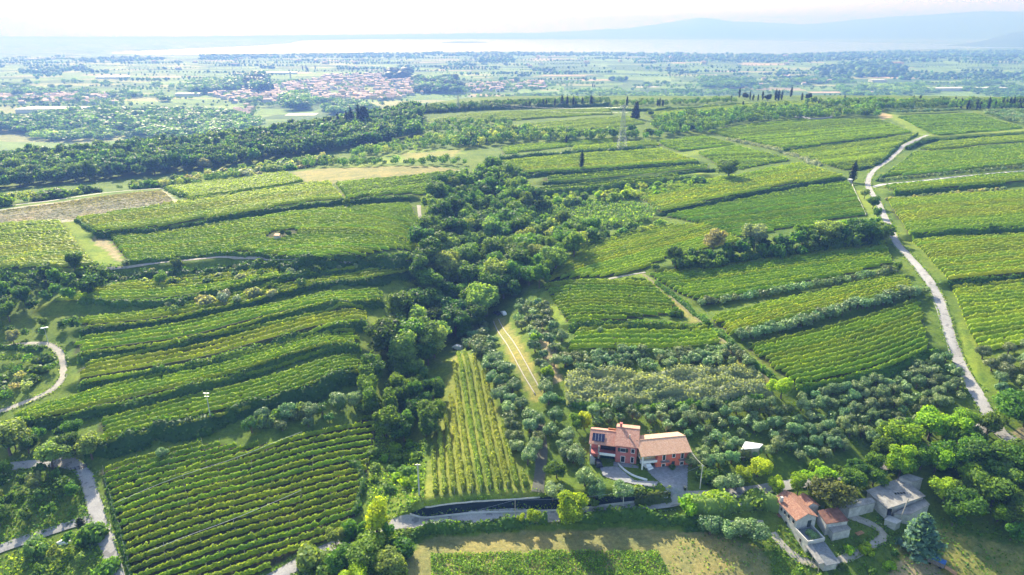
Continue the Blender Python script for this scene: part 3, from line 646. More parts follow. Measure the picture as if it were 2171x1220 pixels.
ridge('hills', 'dark headland at the right edge of the lake', [(2040,100),(2070,93),(2110,86),(2140,74),(2171,66),(2300,60),(2500,75)], 9500, 1200, seed=5)
def islet(name, label, px0, px1, py, h, wid):
    a = G(px0, py, -64); b_ = G(px1, py, -64); V, F = sph(((a[0] + b_[0]) / 2, (a[1] + b_[1]) / 2, -65), (abs(b_[0] - a[0]) / 2, wid, h + 1), 24, 8)
    return tag(mk(name, V, F, hillmat, smooth=True), label, kind='structure')
islet('hills', 'long low spit lying across the lake', 600, 1030, 92, 5, 120)
islet('hills', 'wooded island tip of the spit', 935, 1035, 91, 22, 150)

# ------------------------------------------------------------------ haze
hz = MB(); hz.box(-40000, 40000, -400, 29500, -70, 640); hzo = hz.build('haze', None)
hm = bpy.data.materials.new('haze_air'); hm.use_nodes = True; hn = hm.node_tree; hn.nodes.clear()
pv = hn.nodes.new('ShaderNodeVolumePrincipled'); ho = hn.nodes.new('ShaderNodeOutputMaterial')
pv.inputs['Color'].default_value = (*HAZE_COL, 1); pv.inputs['Absorption Color'].default_value = HAZE_ABS
pv.inputs['Density'].default_value = HAZE_D; pv.inputs['Anisotropy'].default_value = HAZE_G
hn.links.new(pv.outputs[0], ho.inputs['Volume']); hzo.data.materials.clear(); hzo.data.materials.append(hm)
tag(hzo, kind='stuff')
hm.cycles.homogeneous_volume = True

# ------------------------------------------------------------------ roads
def road(name, pts, width, mat, label, lift=.16, sm=2, widths=None):
    W = smoothline(PL(pts), sm); W = resample(W, 1.6); t = np.gradient(W[:, :2], axis=0); t /= np.linalg.norm(t, axis=1, keepdims=True) + 1e-9
    n = np.column_stack([-t[:, 1], t[:, 0]]); K = 5; V = []
    ww = np.full(len(W), width) if widths is None else np.interp(np.linspace(0, 1, len(W)), np.linspace(0, 1, len(widths)), widths)
    edge = np.convolve(rng.normal(size=len(W) + 4), np.ones(5) / 5, 'valid') * .55
    for k in range(K):
        f = (k / (K - 1) - .5) * (ww + (edge if k in (0, K - 1) else 0)); x = W[:, 0] + n[:, 0] * f; y = W[:, 1] + n[:, 1] * f
        V.append(np.column_stack([x, y, T(x, y)]))
    Z = np.stack([v[:, 2] for v in V]); Zc = .5 * Z + .5 * Z[2:3]; Z = np.maximum(Z, Zc) + lift
    Z[0] -= .1; Z[-1] -= .1
    for k in range(K): V[k][:, 2] = Z[k]
    V = np.concatenate(V); m = len(W); ii = np.arange(K * m).reshape(K, m)
    F = np.stack([ii[:-1, :-1], ii[1:, :-1], ii[1:, 1:], ii[:-1, 1:]], -1).reshape(-1, 4)
    o = mk(name, V, F, mat); return tag(o, label, kind='structure')
road('road', [(1968,287),(1950,294),(1931,301),(1906,320),(1886,340),(1855,358),(1838,383),(1843,405),(1862,430),(1876,462),(1888,495),(1905,522),(1948,570),(1981,613),(1998,655),(2012,710),(2028,755),(2048,800),(2075,842),(2097,885),(2120,920),(2171,952),(2230,975)], 4.1, M['asphalt'], 'pale asphalt road winding down the right hillside')
road('road', [(2097,900),(2062,919),(1960,960),(1863,991),(1816,1002),(1740,1018),(1664,1031),(1563,1047),(1427,1061),(1316,1081),(1229,1090),(1157,1096),(1049,1101),(980,1104),(904,1108),(850,1110),(800,1120),(760,1132),(724,1149),(660,1180),(595,1218),(540,1250)], 5.0, M['asphalt'], 'lane passing below the red houses', lift=.20, widths=[3.6]*14+[4.6,5.2,5.2,4.4]+[3.8]*5)
road('road', [(0,992),(60,985),(120,980),(160,986),(180,1000),(195,1054),(209,1097),(228,1150),(245,1222),(250,1250)], 3.9, M['asphalt'], 'lane along the left side of the wired vineyard')
road('path', [(-60,1190),(0,1164),(101,1130),(162,1108),(195,1102)], 3.4, M['asphalt2'], 'narrow lane joining from the left edge', lift=.22)
road('path', [(-60,890),(0,874),(72,848),(119,823),(135,798),(133,760),(120,738),(95,729),(50,730),(0,736),(-60,738)], 2.8, M['gravel'], 'gravel track curling round the left knoll')
road('path', [(-60,452),(0,440),(150,420),(260,405),(345,400)], 2.6, M['chalk'], 'white track above the brown young vineyard')
road('path', [(1848,398),(1862,393),(2000,378),(2171,363),(2350,348)], 3.2, M['chalk'], 'white gravel track below the row of small trees')
road('path', [(205,572),(275,566),(400,550),(500,543),(600,552),(680,562),(770,566),(880,556)], 1.8, M['gravel'], 'grassy path under the wide vineyard')
road('path', [(888,436),(890,462),(905,488),(930,502)], 2.6, M['gravel'], 'dirt path at the ravine edge')
road('path', [(1364,582),(1400,612),(1448,650),(1531,722),(1588,776),(1640,812)], 1.3, simple('worn_grass', (.20, .19, .09), .95, .3, 1), 'dirt track running down between the right fields')
road('path', [(975,362),(990,372),(985,385),(975,378)], 5, M['gravel'], 'bare earth turning place above the ravine')
road('path', [(1290,592),(1330,584),(1368,578)], 1.6, M['gravel'], 'stony patch at the top of the dirt track')
road('path', [(1145,900),(1150,960),(1140,1045)], 3.2, simple('bare_dark_track', (.10, .105, .08), .95, .2, 1), 'bare track between the olives and the red house')  # one even tone, darker than the gravel tracks
road('path', [(1638,1130),(1660,1160),(1700,1192),(1755,1200),(1810,1178),(1860,1150),(1880,1135),(1850,1112),(1800,1095)], 2.4, M['gravel'], 'concrete track curling round the old farmhouse')
road('path', [(1448,1105),(1500,1110),(1560,1110),(1620,1112)], 1.8, M['gravel'], 'footpath along the meadow to the farmhouse')
def patch(name, pts, mat, label, lift=.18, ds=1.5):
    W = PL(pts); x0, y0 = W[:, :2].min(0); x1, y1 = W[:, :2].max(0); xs = np.arange(x0, x1 + ds, ds); ys = np.arange(y0, y1 + ds, ds)
    X, Y = np.meshgrid(xs, ys); ins = inpoly(X + ds / 2, Y + ds / 2, W); ny, nx = X.shape; ii = np.arange(ny * nx).reshape(ny, nx)
    F = np.stack([ii[:-1, :-1], ii[:-1, 1:], ii[1:, 1:], ii[1:, :-1]], -1)[ins[:-1, :-1]].reshape(-1, 4)
    V = np.column_stack([X.ravel(), Y.ravel(), T(X.ravel(), Y.ravel()) + lift]); u, inv = np.unique(F, return_inverse=True)
    return tag(mk(name, V[u], inv.reshape(-1, 4), mat), label, kind='structure')
patch('driveway', [(1272,992),(1310,990),(1345,1020),(1395,1022),(1390,1035),(1345,1028),(1300,1018),(1278,1010)], M['paving'], 'paved drive of the rose red house', ds=.28)
patch('driveway', [(1365,990),(1458,985),(1457,1040),(1445,1062),(1425,1062),(1405,1030),(1382,1010)], M['paving'], 'paved drive of the orange red house', ds=.28)

# ------------------------------------------------------------------ grassy verges
def verge(pts, width, label, dens=9):
    W = resample(smoothline(PL(pts), 2), 1.0); t = np.gradient(W[:, :2], axis=0); t /= np.linalg.norm(t, axis=1, keepdims=True) + 1e-9; nn = np.column_stack([-t[:, 1], t[:, 0]])
    m = int(len(W) * dens); k = rng.integers(0, len(W) - 1, m); cl = .6 + .55 * np.sin(k * .31) * np.cos(k * .13); sd = rng.choice([-1, 1], m); off = sd * (width / 2 - .35 + np.abs(rng.normal(size=m)) * .75 * cl)
    xy = W[k, :2] + rng.random((m, 1)) * (W[k + 1, :2] - W[k, :2]) + nn[k] * off[:, None]; C = np.column_stack([xy, T(xy[:, 0], xy[:, 1]) + .2 + rng.random(m) * .25])
    V, F = cards(C, rng.normal(size=(m, 3)) * .6 + (0, 0, .9), .42 * rng.uniform(.5, 1.5, m)); tt = np.array([TINT['mid'], TINT['pale'], TINT['grey'], TINT['lime']]); c = tt[rng.integers(0, 4, m)] * .9
    tag(mk('grass', V, F, M['leafa'], tint=np.repeat(c, 4, 0)), label, kind='stuff')
verge([(1968,287),(1950,294),(1931,301),(1906,320),(1886,340),(1855,358),(1838,383),(1843,405),(1862,430),(1876,462),(1888,495),(1905,522),(1948,570),(1981,613),(1998,655),(2012,710),(2028,755),(2048,800),(2075,842),(2097,885),(2120,920),(2171,952)], 4.1, 'grass verge along the winding road')
verge([(1427,1061),(1316,1081),(1229,1090),(1157,1096),(1049,1101),(980,1104),(904,1108),(850,1110),(800,1120),(760,1132),(724,1149),(660,1180),(595,1218),(540,1250)], 4.6, 'grass verge along the lane')
verge([(0,992),(60,985),(120,980),(160,986),(180,1000),(195,1054),(209,1097),(228,1150),(245,1222)], 3.9, 'grass verge along the left lane')
verge([(0,874),(72,848),(119,823),(135,798),(133,760),(120,738),(95,729)], 2.8, 'grass verge along the gravel track')
verge([(1638,1130),(1660,1160),(1700,1192),(1755,1200),(1810,1178),(1860,1150),(1880,1135),(1850,1112)], 2.4, 'grass verge along the farmhouse track')
# ------------------------------------------------------------------ vine rows
ORD = ['first','second','third','fourth','fifth','sixth','seventh','eighth','ninth','tenth','eleventh','twelfth','thirteenth','fourteenth','fifteenth','sixteenth','seventeenth','eighteenth','nineteenth','twentieth']
def ordw(i):
    if i < 20: return ORD[i]
    t, u = divmod(i + 1, 10); tens = ['', '', 'twenty', 'thirty', 'forty', 'fifty', 'sixty', 'seventy'][t]
    return (tens[:-1] + 'ieth') if u == 0 else tens + '-' + ORD[u - 1]
def row_geo(W, w, h, dens, seed, size=.42, ds=None, core=True):
    """leafy hedge of vines along a draped line W (n,3)"""
    L = np.hypot(*np.diff(W[:, :2], axis=0).T).sum()
    ds = ds or .7
    Q = resample(W, ds); n = len(Q); t = np.gradient(Q[:, :2], axis=0); t /= np.linalg.norm(t, axis=1, keepdims=True) + 1e-9
    nn = np.column_stack([-t[:, 1], t[:, 0]])
    wob = rng.normal(size=n) * .12; ws = w * rng.uniform(.6, 1.25, n); hs = h * rng.uniform(.78, 1.16, n)
    gaps = rng.random(n) < .018; hs[gaps] *= .5; ws[gaps] *= .5
    ws[0] *= .25; ws[-1] *= .25; hs[0] *= .55; hs[-1] *= .55
    prof = [(-.5, .22), (-.46, .75), (-.12, 1.0), (.2, .98), (.48, .72), (.5, .22)]
    Vs = []
    for a, b in prof:
        off = (a * ws * .86 + wob)[:, None] * nn; z = Q[:, 2] + b * hs * .92 + rng.normal(size=n) * .07
        Vs.append(np.column_stack([Q[:, :2] + off, z]))
    K = len(prof); V = np.stack(Vs, 1).reshape(-1, 3); ii = np.arange(n * K).reshape(n, K)
    F = np.stack([ii[:-1, :-1], ii[1:, :-1], ii[1:, 1:], ii[:-1, 1:]], -1).reshape(-1, 4)
    m = int(L * dens)
    if m > 0:
        k = rng.integers(0, n - 1, m); f = rng.random(m); ang = rng.uniform(-.35, 1.12, m) * pi * .9 + .1
        ang = rng.uniform(-.12, 1.12, m) * pi
        cxy = Q[k, :2] * (1 - f)[:, None] + Q[k + 1, :2] * f[:, None]; cz = Q[k, 2] * (1 - f) + Q[k + 1, 2] * f
        rr = rng.uniform(.9, 1.1, m); ca, sa = np.cos(ang), np.sin(ang)
        off = (ca * ws[k] * .5 * rr + wob[k]); z = cz + hs[k] * (.55 + .45 * sa * rr) + (rng.random(m) < .06) * .25
        C = np.column_stack([cxy + off[:, None] * nn[k], z])
        Nn = np.column_stack([nn[k] * ca[:, None], sa]) + rng.normal(size=(m, 3)) * .5
        V2, F2 = cards(C, Nn, size * rng.uniform(.6, 1.3, m)); F = np.concatenate([F, F2 + len(V)]); V = np.concatenate([V, V2])
    return V, F
def clip_rows(v):
    W = v['W'][:, :2]; a = P(*v['d'][0])[:2]; b = P(*v['d'][1])[:2]; u = (b - a) / np.linalg.norm(b - a); n = np.array([-u[1], u[0]])
    q = (W - a) @ n; k0, k1 = math.ceil(q.min() / v['sp']), math.floor(q.max() / v['sp']); out = []
    hole = G(*v['hole'][0], 22)[:2] if 'hole' in v else None
    for k in range(k0, k1 + 1):
        o = a + n * (k * v['sp'] + .01); ss = []
        for i in range(len(W)):
            p, r = W[i], W[(i + 1) % len(W)]; dp, dr = (p - o) @ n, (r - o) @ n
            if (dp > 0) != (dr > 0): c = p + (r - p) * (dp / (dp - dr)); ss.append((c - o) @ u)
        ss.sort()
        for s0, s1 in zip(ss[::2], ss[1::2]):
            if s1 - s0 < 4: continue
            s0 += random.uniform(.1, .8); s1 -= random.uniform(.1, .8)
            m = max(2, int((s1 - s0) / 3)); s = np.linspace(s0, s1, m)[:, None]; xy = o + u * s
            out.append(np.column_stack([xy, T(xy[:, 0], xy[:, 1])]))
    # order from the far side so that "nth" reads from one side
    return out
def ab_rows(v):
    A = smoothline(PL(v['A']), 2); B = smoothline(PL(v['B']), 2); out = []
    def rs(W, m=60):
        d = np.concatenate([[0], np.cumsum(np.hypot(*np.diff(W[:, :2], axis=0).T))]); s = np.linspace(0, d[-1], m)
        return np.column_stack([np.interp(s, d, W[:, 0]), np.interp(s, d, W[:, 1])])
    a, b = rs(A), rs(B)
    for k in range(v['n']):
        f = k / (v['n'] - 1); xy = a * (1 - f) + b * f; i0 = random.randint(0, 1); xy = xy[i0:len(xy) - random.randint(0, 1)]
        out.append(np.column_stack([xy, T(xy[:, 0], xy[:, 1])]))
    return out
ALLROWS = []
for vi, v in enumerate(V_):
    rows = clip_rows(v) if v['mode'] == 'clip' else ab_rows(v)
    if v['mode'] == 'clip':
        # count from the side farthest from the camera (rows sorted by distance of their midpoint); centre plot from left to right
        rows.sort(key=lambda r: r[len(r) // 2][0] if v['d'][0][0] in (1002,) else -r[len(r) // 2][1])
    tot = 0
    for k, r in enumerate(rows):
        mid = r[len(r) // 2]; px, py, dep = proj(*mid); L = np.hypot(*np.diff(r[:, :2], axis=0).T).sum()
        pa = proj(*r[0])[:2]; pb = proj(*r[-1])[:2]; inview = -40 < px < 2211 or (0 < pa[0] < 2171) or (0 < pb[0] < 2171)
        if not inview: continue
        ALLROWS.append(dict(r=r, v=v, k=k, area=math.hypot(pa[0] - pb[0], pa[1] - pb[1]) * v['h'] * FP / dep, dep=dep, L=L)); tot += 1
ALLROWS.sort(key=lambda d: -d['area'])
print('ROWS', len(ALLROWS), 'length', sum(d['L'] for d in ALLROWS))
mfV = []; mfF = []; mfT = []; kk = 0
hutp = P(597, 497)
post_m = MB(); post_m.tube((0, 0, -.4), (0, 0, 2.25), .06, .055, 5); post_me = post_m.mesh('post', M['post'])
for i, d in enumerate(ALLROWS):
    v = d['v']; lod = 1.3 if d['dep'] < 260 else (.9 if d['dep'] < 430 else .8)
    r = d['r']; parts = [r]
    if 'hole' in v: 
        keep = np.hypot(r[:, 0] - hutp[0], (r[:, 1] - hutp[1])) > 7
        if not keep.all() and keep.any():
            j = np.where(~keep)[0]; parts = [q for q in (r[:j[0]], r[j[-1] + 1:]) if len(q) > 2]
    geo = [row_geo(r, v['w'], v['h'], v['dens'] * lod * (1 if lod > 1 else 1.6), i, size=.36 if lod > 1 else (.40 if lod > .85 else .55), ds=.7 if lod > 1 else (1.0 if lod > .85 else 1.4)) for r in parts]
    V, F = geo[0]
    for V2, F2 in geo[1:]: F = np.concatenate([F, F2 + len(V)]); V = np.concatenate([V, V2])
    if i < 300:
        o = mk('vine_row', V, F, M['leaf']); t = v['tint']; q = random.uniform(.86, 1.14); o.color = (t[0] * q * random.uniform(.9, 1.15), t[1] * q, t[2] * q, 1)
        side = 'from its left edge' if v['side'] == 'the left edge' else ('counting from its far side' if v['mode'] == 'clip' else 'counting down from its top')
        tag(o, f"{ordw(d['k'])} vine row of the {v['desc']} {side}", 'vine row', 'vine rows in the ' + v['desc'])
        if len(o['label'].split()) > 16: o['label'] = f"{ordw(d['k'])} vine row of the {v['desc']}"
        if v.get('posts'):
            Q = resample(r, 9.0 if 'wired' in v['desc'] else 7.0)
            for q in Q:
                p = bpy.data.objects.new('post', post_me); COL.objects.link(p); p.parent = o
                p.location = (q[0] + random.uniform(-.1, .1), q[1] + random.uniform(-.1, .1), q[2])
                p.rotation_euler = (random.uniform(-.03, .03), random.uniform(-.03, .03), 0); p.scale = (1, 1, random.uniform(1.0, 1.12))
    else:
        mfV.append(V); mfF.append(F + kk); kk += len(V); t = np.array(v['tint']) * random.uniform(.86, 1.14); mfT.append(np.tile(t, (len(V), 1)))
if mfV:
    o = mk('vineyard_rows', np.concatenate(mfV), np.concatenate(mfF), M['leafa'], tint=np.concatenate(mfT)); tag(o, 'distant vine rows covering the hill fields', kind='stuff')

# ------------------------------------------------------------------ bushy strips and banks
def hedge(px, w_, h_, tint, label, name='hedge', cat='hedge', dens=22, size=.55, group=None):
    W = PL(px) if not isinstance(px, np.ndarray) else px
    Q = resample(smoothline(W, 1), 1.1); n = len(Q); t = np.gradient(Q[:, :2], axis=0); t /= np.linalg.norm(t, axis=1, keepdims=True) + 1e-9
    nn = np.column_stack([-t[:, 1], t[:, 0]]); sm = lambda a, k: np.convolve(np.pad(a, k, 'edge'), np.ones(2 * k + 1) / (2 * k + 1), 'valid')
    hs = h_ * np.clip(1 + sm(rng.normal(size=n), 2) * .75, .35, 1.9); ws = w_ * np.clip(1 + sm(rng.normal(size=n), 2) * .55, .45, 1.7); wob = sm(rng.normal(size=n), 2) * w_ * .25
    Vs = []
    for a, b in [(-.5, 0), (-.46, .55), (-.2, .9), (.15, .92), (.45, .55), (.5, 0)]:
        off = (a * ws * .85 + wob)[:, None] * nn; xy = Q[:, :2] + off; Vs.append(np.column_stack([xy, T(xy[:, 0], xy[:, 1]) + b * hs * .9 - .05]))
    K = 6; V = np.stack(Vs, 1).reshape(-1, 3); ii = np.arange(n * K).reshape(n, K)
    F = np.stack([ii[:-1, :-1], ii[1:, :-1], ii[1:, 1:], ii[:-1, 1:]], -1).reshape(-1, 4)
    L = n * 1.1; m = int(L * dens); k = rng.integers(0, n - 1, m); f = rng.random(m)[:, None]; ang = rng.uniform(-.02, 1.02, m) * pi
    cxy = Q[k, :2] * (1 - f) + Q[k + 1, :2] * f; rr = rng.uniform(.85, 1.25, m); xy = cxy + (np.cos(ang) * ws[k] * .5 * rr + wob[k])[:, None] * nn[k]
    C = np.column_stack([xy, T(xy[:, 0], xy[:, 1]) + hs[k] * np.sin(ang) * rr]); Nn = np.column_stack([nn[k] * np.cos(ang)[:, None], np.sin(ang)]) + rng.normal(size=(m, 3)) * .5
    V2, F2 = cards(C, Nn, size * rng.uniform(.6, 1.4, m)); o = mk(name, np.concatenate([V, V2]), np.concatenate([F, F2 + len(V)]), M['leaf'])
    o.color = (*TINT[tint], 1); return tag(o, label, cat, group)
def weeds(poly, dens, h_, size, tints, label, name='undergrowth', clump=9.0):
    """ground cover of small leafy cards"""
    W = PL(poly); x0, y0 = W[:, :2].min(0); x1, y1 = W[:, :2].max(0); m = int((x1 - x0) * (y1 - y0) * dens)
    X = rng.uniform(x0, x1, m); Y = rng.uniform(y0, y1, m); q = .5 + .5 * np.sin(X / clump * 3 + 2 * np.sin(Y / clump * 2.3)) * np.cos(Y / clump * 2.7 + np.sin(X / clump * 1.9))
    ok = inpoly(X, Y, W) & (rng.random(m) < .35 + .65 * q); X, Y, q = X[ok], Y[ok], q[ok]; m = len(X)
    C = np.column_stack([X, Y, T(X, Y) + h_ * rng.uniform(.05, 1, m) * (.35 + .8 * q)]); Nn = rng.normal(size=(m, 3)) * .7 + (0, 0, .8)
    V, F = cards(C, Nn, size * rng.uniform(.5, 1.4, m)); tt = np.array([TINT[t] for t in tints]); c = tt[rng.integers(0, len(tt), m)]
    o = mk(name, V, F, M['leafa'], tint=np.repeat(c, 4, 0)); return tag(o, label, kind='stuff')
HG = 'hedges and scrub along the terrace banks'
bk = [([(1392,602),(1450,645),(1535,716),(1592,770),(1645,808)],2.0,1.4,'mid','bushy hedge along the right side of the dirt track'),
 ([(0,600),(120,604),(275,590),(500,568),(640,578),(880,572)],4.5,2.8,'deep','long dark scrubby bank under the grassy path'),
 ([(205,503),(480,469),(728,434),(870,423)],2.60,1.76,'deep','scrubby dark bank above the wide vineyard with the hut'),
 ([(350,404),(397,430),(520,411),(645,392)],1.8,1.4,'dark','low dark hedge edging the rectangular vineyard'),
 ([(168,640),(283,655),(500,617),(607,595),(740,570),(880,574)],2.70,1.76,'dark','overgrown bank under the highest left terrace'),
 ([(172,712),(434,672),(724,608),(884,584)],2.60,1.44,'deep','green bank under the terrace curving from the forest edge'),
 ([(165,768),(400,735),(500,704),(724,655),(811,643)],2.60,1.44,'dark','leafy bank under the second left terrace'),
 ([(168,825),(500,762),(724,704),(777,691)],2.70,1.44,'dark','leafy bank under the third left terrace'),
 ([(10,920),(200,885),(450,820),(765,745)],2.80,1.52,'dark','leafy bank under the longest left terrace'),
 ([(180,965),(450,900),(640,846),(770,800)],5.5,2.4,'deep','tall dark bank above the wired vineyard'),
 ([(1396,458),(1560,423),(1648,405),(1790,382)],2.4,1.6,'deep','straight dark hedge above the striped triangle'),
 ([(1115,376),(1250,367),(1480,349)],3,1.8,'deep','dark hedge under the pylon field'),
 ([(1150,392),(1360,381),(1515,363)],2.6,1.6,'deep','dark hedge between the two narrow terraces'),
 ([(1130,418),(1300,404),(1480,382)],5,2.6,'dark','ragged bushes below the lower narrow terrace'),
 ([(1661,323),(1880,295)],2.2,1.5,'deep','dark hedge splitting the field by the road bend'),
 ([(1205,697),(1330,692),(1510,695)],3,1.8,'dark','bushy bank under the dense striped block'),
 ([(1060,341),(1200,329),(1390,317)],4,3.0,'deep','thick dark hedge behind the pylon field'),
 ([(1540,296),(1660,321),(1740,353)],3,2,'grey','greyish hedge slanting above the small field'),
 ([(1922,318),(1945,305),(1985,299),(2171,288),(2300,280)],2.4,1.6,'deep','dark hedge on the roadside bank at the right'),
 ([(1930,505),(2050,498),(2171,491),(2300,482)],2.6,1.8,'dark','upper long dark hedge right of the road'),
 ([(2012,607),(2090,600),(2171,594),(2300,585)],2.6,1.8,'deep','lower long dark hedge right of the road'),
 ([(1895,413),(2000,405),(2130,394)],2.2,1.7,'dark','dark hedge behind the grey shrubs right of the road'),
 ([(1860,385),(1905,355),(1930,333)],1.8,1.6,'dark','narrow hedge beside the road bend'),
 ([(1945,287),(1900,312),(1870,345),(1850,354),(1820,362)],2.0,1.5,'deep','hedge hugging the inside of the road bend'),
 ([(205,500),(178,480),(160,468)],1.5,1.5,'dark','short hedge along the grass strip'),
 ([(275,560),(400,547),(500,538),(640,556),(770,560),(880,550)],1.6,1.7,'dark','lower edge hedge of the wide vineyard'),
 ([(873,1128),(930,1122),(1000,1117),(1085,1110),(1160,1106)],2.2,1.9,'dark','clipped roadside hedge left of the big lime tree'),
 ([(1215,1104),(1301,1093),(1360,1098),(1445,1112),(1500,1112)],2.6,2.4,'dark','roadside hedge right of the big lime tree'),
 ([(1345,1073),(1390,1064),(1422,1058)],1.6,1.6,'brown','reddish flower hedge in front of the paved drive'),
 ([(1450,1085),(1520,1080),(1580,1072),(1640,1068)],4.0,3.0,'pale','leafy hedge between the lane and the stone wall'),
 ([(1620,1130),(1500,1122),(1450,1118)],1.8,1.0,'dark','low hedge above the dry meadow'),
 ([(745,985),(770,1000),(765,1060),(750,1095)],2.0,1.6,'dark','hedge at the right end of the wired vineyard'),
 ([(222,1010),(240,1085),(268,1180),(282,1240)],1.0,.9,'dark','narrow grass hedge between lane and wired vineyard'),
 ([(1170,845),(1250,870),(1400,868),(1640,850)],2.6,1.6,'mid','bushes under the pale pergola rows'),
 ([(1690,830),(1780,818),(1870,795),(1990,750)],3,1.8,'mid','bank hedge above the big olive grove'),
 ([(900,240),(1040,234),(1290,226)],6,5,'deep','dark tree belt at the foot of the cypress ridge'),
 ([(1290,234),(1420,238),(1560,224)],3,2.4,'deep','dark hedge between the far bright fields'),
 ([(0,738),(40,738),(90,742)],2.5,1.5,'dark','hedge on the left knoll track')]
for px, w_, h_, t, lab in bk: hedge(px, w_, h_, t, lab, group=HG if 'bank' in lab else None)
for nm, (A, B, n_) in {'far': (([1195,802],[1400,797],[1600,790]), ([1200,855],[1400,852],[1635,838]), 6)}.items():
    v = dict(A=[tuple(a) for a in A], B=[tuple(b) for b in B], n=n_)
    for k, r in enumerate(ab_rows(v)):
        hedge(r, 3.4, 2.5, 'grey', f'{ordw(k)} dusty grey pergola row from the top above the olive grove', name='pergola_row', cat='pergola row', dens=34, size=.5, group='dusty grey pergola rows')
weeds([(800,905),(850,955),(905,930),(900,1060),(840,1100),(775,1100),(785,960)], 5, 1.1, .5, ['lime','mid','pale'], 'tall bright weeds between the two lower vineyards')
weeds([(700,1160),(780,1120),(860,1128),(870,1240),(600,1240)], 5, 1.0, .5, ['mid','pale','lime'], 'tangled weeds below the lane')
weeds([(0,1000),(160,1000),(190,1100),(0,1160)], 4, 1.0, .5, ['dark','mid'], 'dark undergrowth beside the left lane')
weeds([(0,1180),(190,1120),(240,1235),(0,1235)], 5, .9, .5, ['mid','pale','yellow'], 'weedy slope under the small left lane')
weeds([(913,1176),(1250,1169),(1392,1168),(1430,1235),(915,1235)], 34, .9, .32, ['lime','mid','mid','pale'], 'green leafy crop growing in the dry meadow', name='crop', clump=5)
weeds([(1100,448),(1280,424),(1400,440),(1380,468),(1280,490),(1170,480)], 2.6, 2.4, .9, ['mid','dark','pale'], 'tall rough crop beside the ravine', name='crop')
weeds([(1640,1110),(1900,1090),(2171,1100),(2171,1235),(1640,1235)], 2.0, .8, .45, ['dark','mid','mid'], 'undergrowth around the old farmhouse')
weeds([(885,575),(860,600),(800,680),(775,740),(790,760),(840,650),(900,590)], 2, .5, .4, ['lime','mid'], 'grassy edge along the left side of the ravine')
weeds([(0,560),(280,575),(600,580),(880,570),(880,590),(600,600),(240,612),(0,640)], .9, 1.6, .9, ['dark','deep','mid'], 'scrub covering the big shaded bank')
weeds([(1200,880),(1650,860),(2000,780),(1900,930),(1500,1010),(1200,980)], .8, .4, .45, ['mid','lime'], 'grass growing under the olive trees', name='grass')
weeds([(1450,1120),(1640,1120),(1700,1240),(1400,1240)], 1.6, .5, .4, ['mid','pale'], 'grass tufts on the meadow edge', name='grass')
weeds([(905,1056),(1122,1034),(1190,1055),(1003,1066),(877,1090)], 3, .5, .35, ['lime','pale','brown'], 'grass fringe above the dark bank', name='grass')

# ------------------------------------------------------------------ trees
RV = {'deep': 'very dark green tree crowded in the wooded ravine', 'dark': 'dark green tree crowded in the wooded ravine', 'mid': 'mid green leafy tree in the wooded ravine', 'pale': 'paler green tree in the wooded ravine'}
wood([(885,590),(900,500),(930,490),(1000,470),(1100,480),(1130,560),(1100,610),(1040,660),(1000,720),(950,760),(870,800),(815,780),(825,700),(875,640)], 7.2, (11,18), ['deep','dark','dark','dark','mid','pale'], RV, 'trees in the wooded ravine', ('broad','broad','tall'), 1.15)
wood([(900,440),(960,400),(1040,370),(1100,400),(1130,440),(1120,500),(1000,500),(910,480)], 7.6, (12,17), ['mid','dark','mid','deep'], {'deep': 'very dark tree at the head of the ravine', 'dark': 'dark tree at the head of the ravine', 'mid': 'lighter tree at the head of the ravine'}, 'trees at the head of the ravine', ('broad',))
wood([(1110,500),(1180,480),(1270,500),(1250,540),(1180,580),(1140,620),(1090,600),(1100,540)], 7, (10,15), ['mid','pale','dark'], {'mid': 'mid green tree on the right rim of the ravine', 'pale': 'pale green tree on the right rim of the ravine', 'dark': 'dark tree on the right rim of the ravine'}, 'trees on the right rim of the ravine')
wood([(520,905),(620,882),(770,852),(778,884),(640,912),(540,926)], 4.6, (3,5.5), ['olive_dark','mid','olive'], {'olive_dark': 'dark olive tree on the grass above the wired vineyard', 'mid': 'green bush on the grass above the wired vineyard', 'olive': 'silvery olive tree on the grass above the wired vineyard'}, 'bushes above the wired vineyard', ('olive','shrub'))
wood([(775,770),(840,780),(900,820),(935,860),(905,935),(840,950),(795,900),(770,830)], 5.4, (8,12), ['deep','dark','mid'], {'deep': 'very dark tree at the lower ravine mouth', 'dark': 'dark tree at the lower ravine mouth', 'mid': 'mid green tree at the lower ravine mouth'}, 'trees at the lower mouth of the ravine', ('broad','tall'))
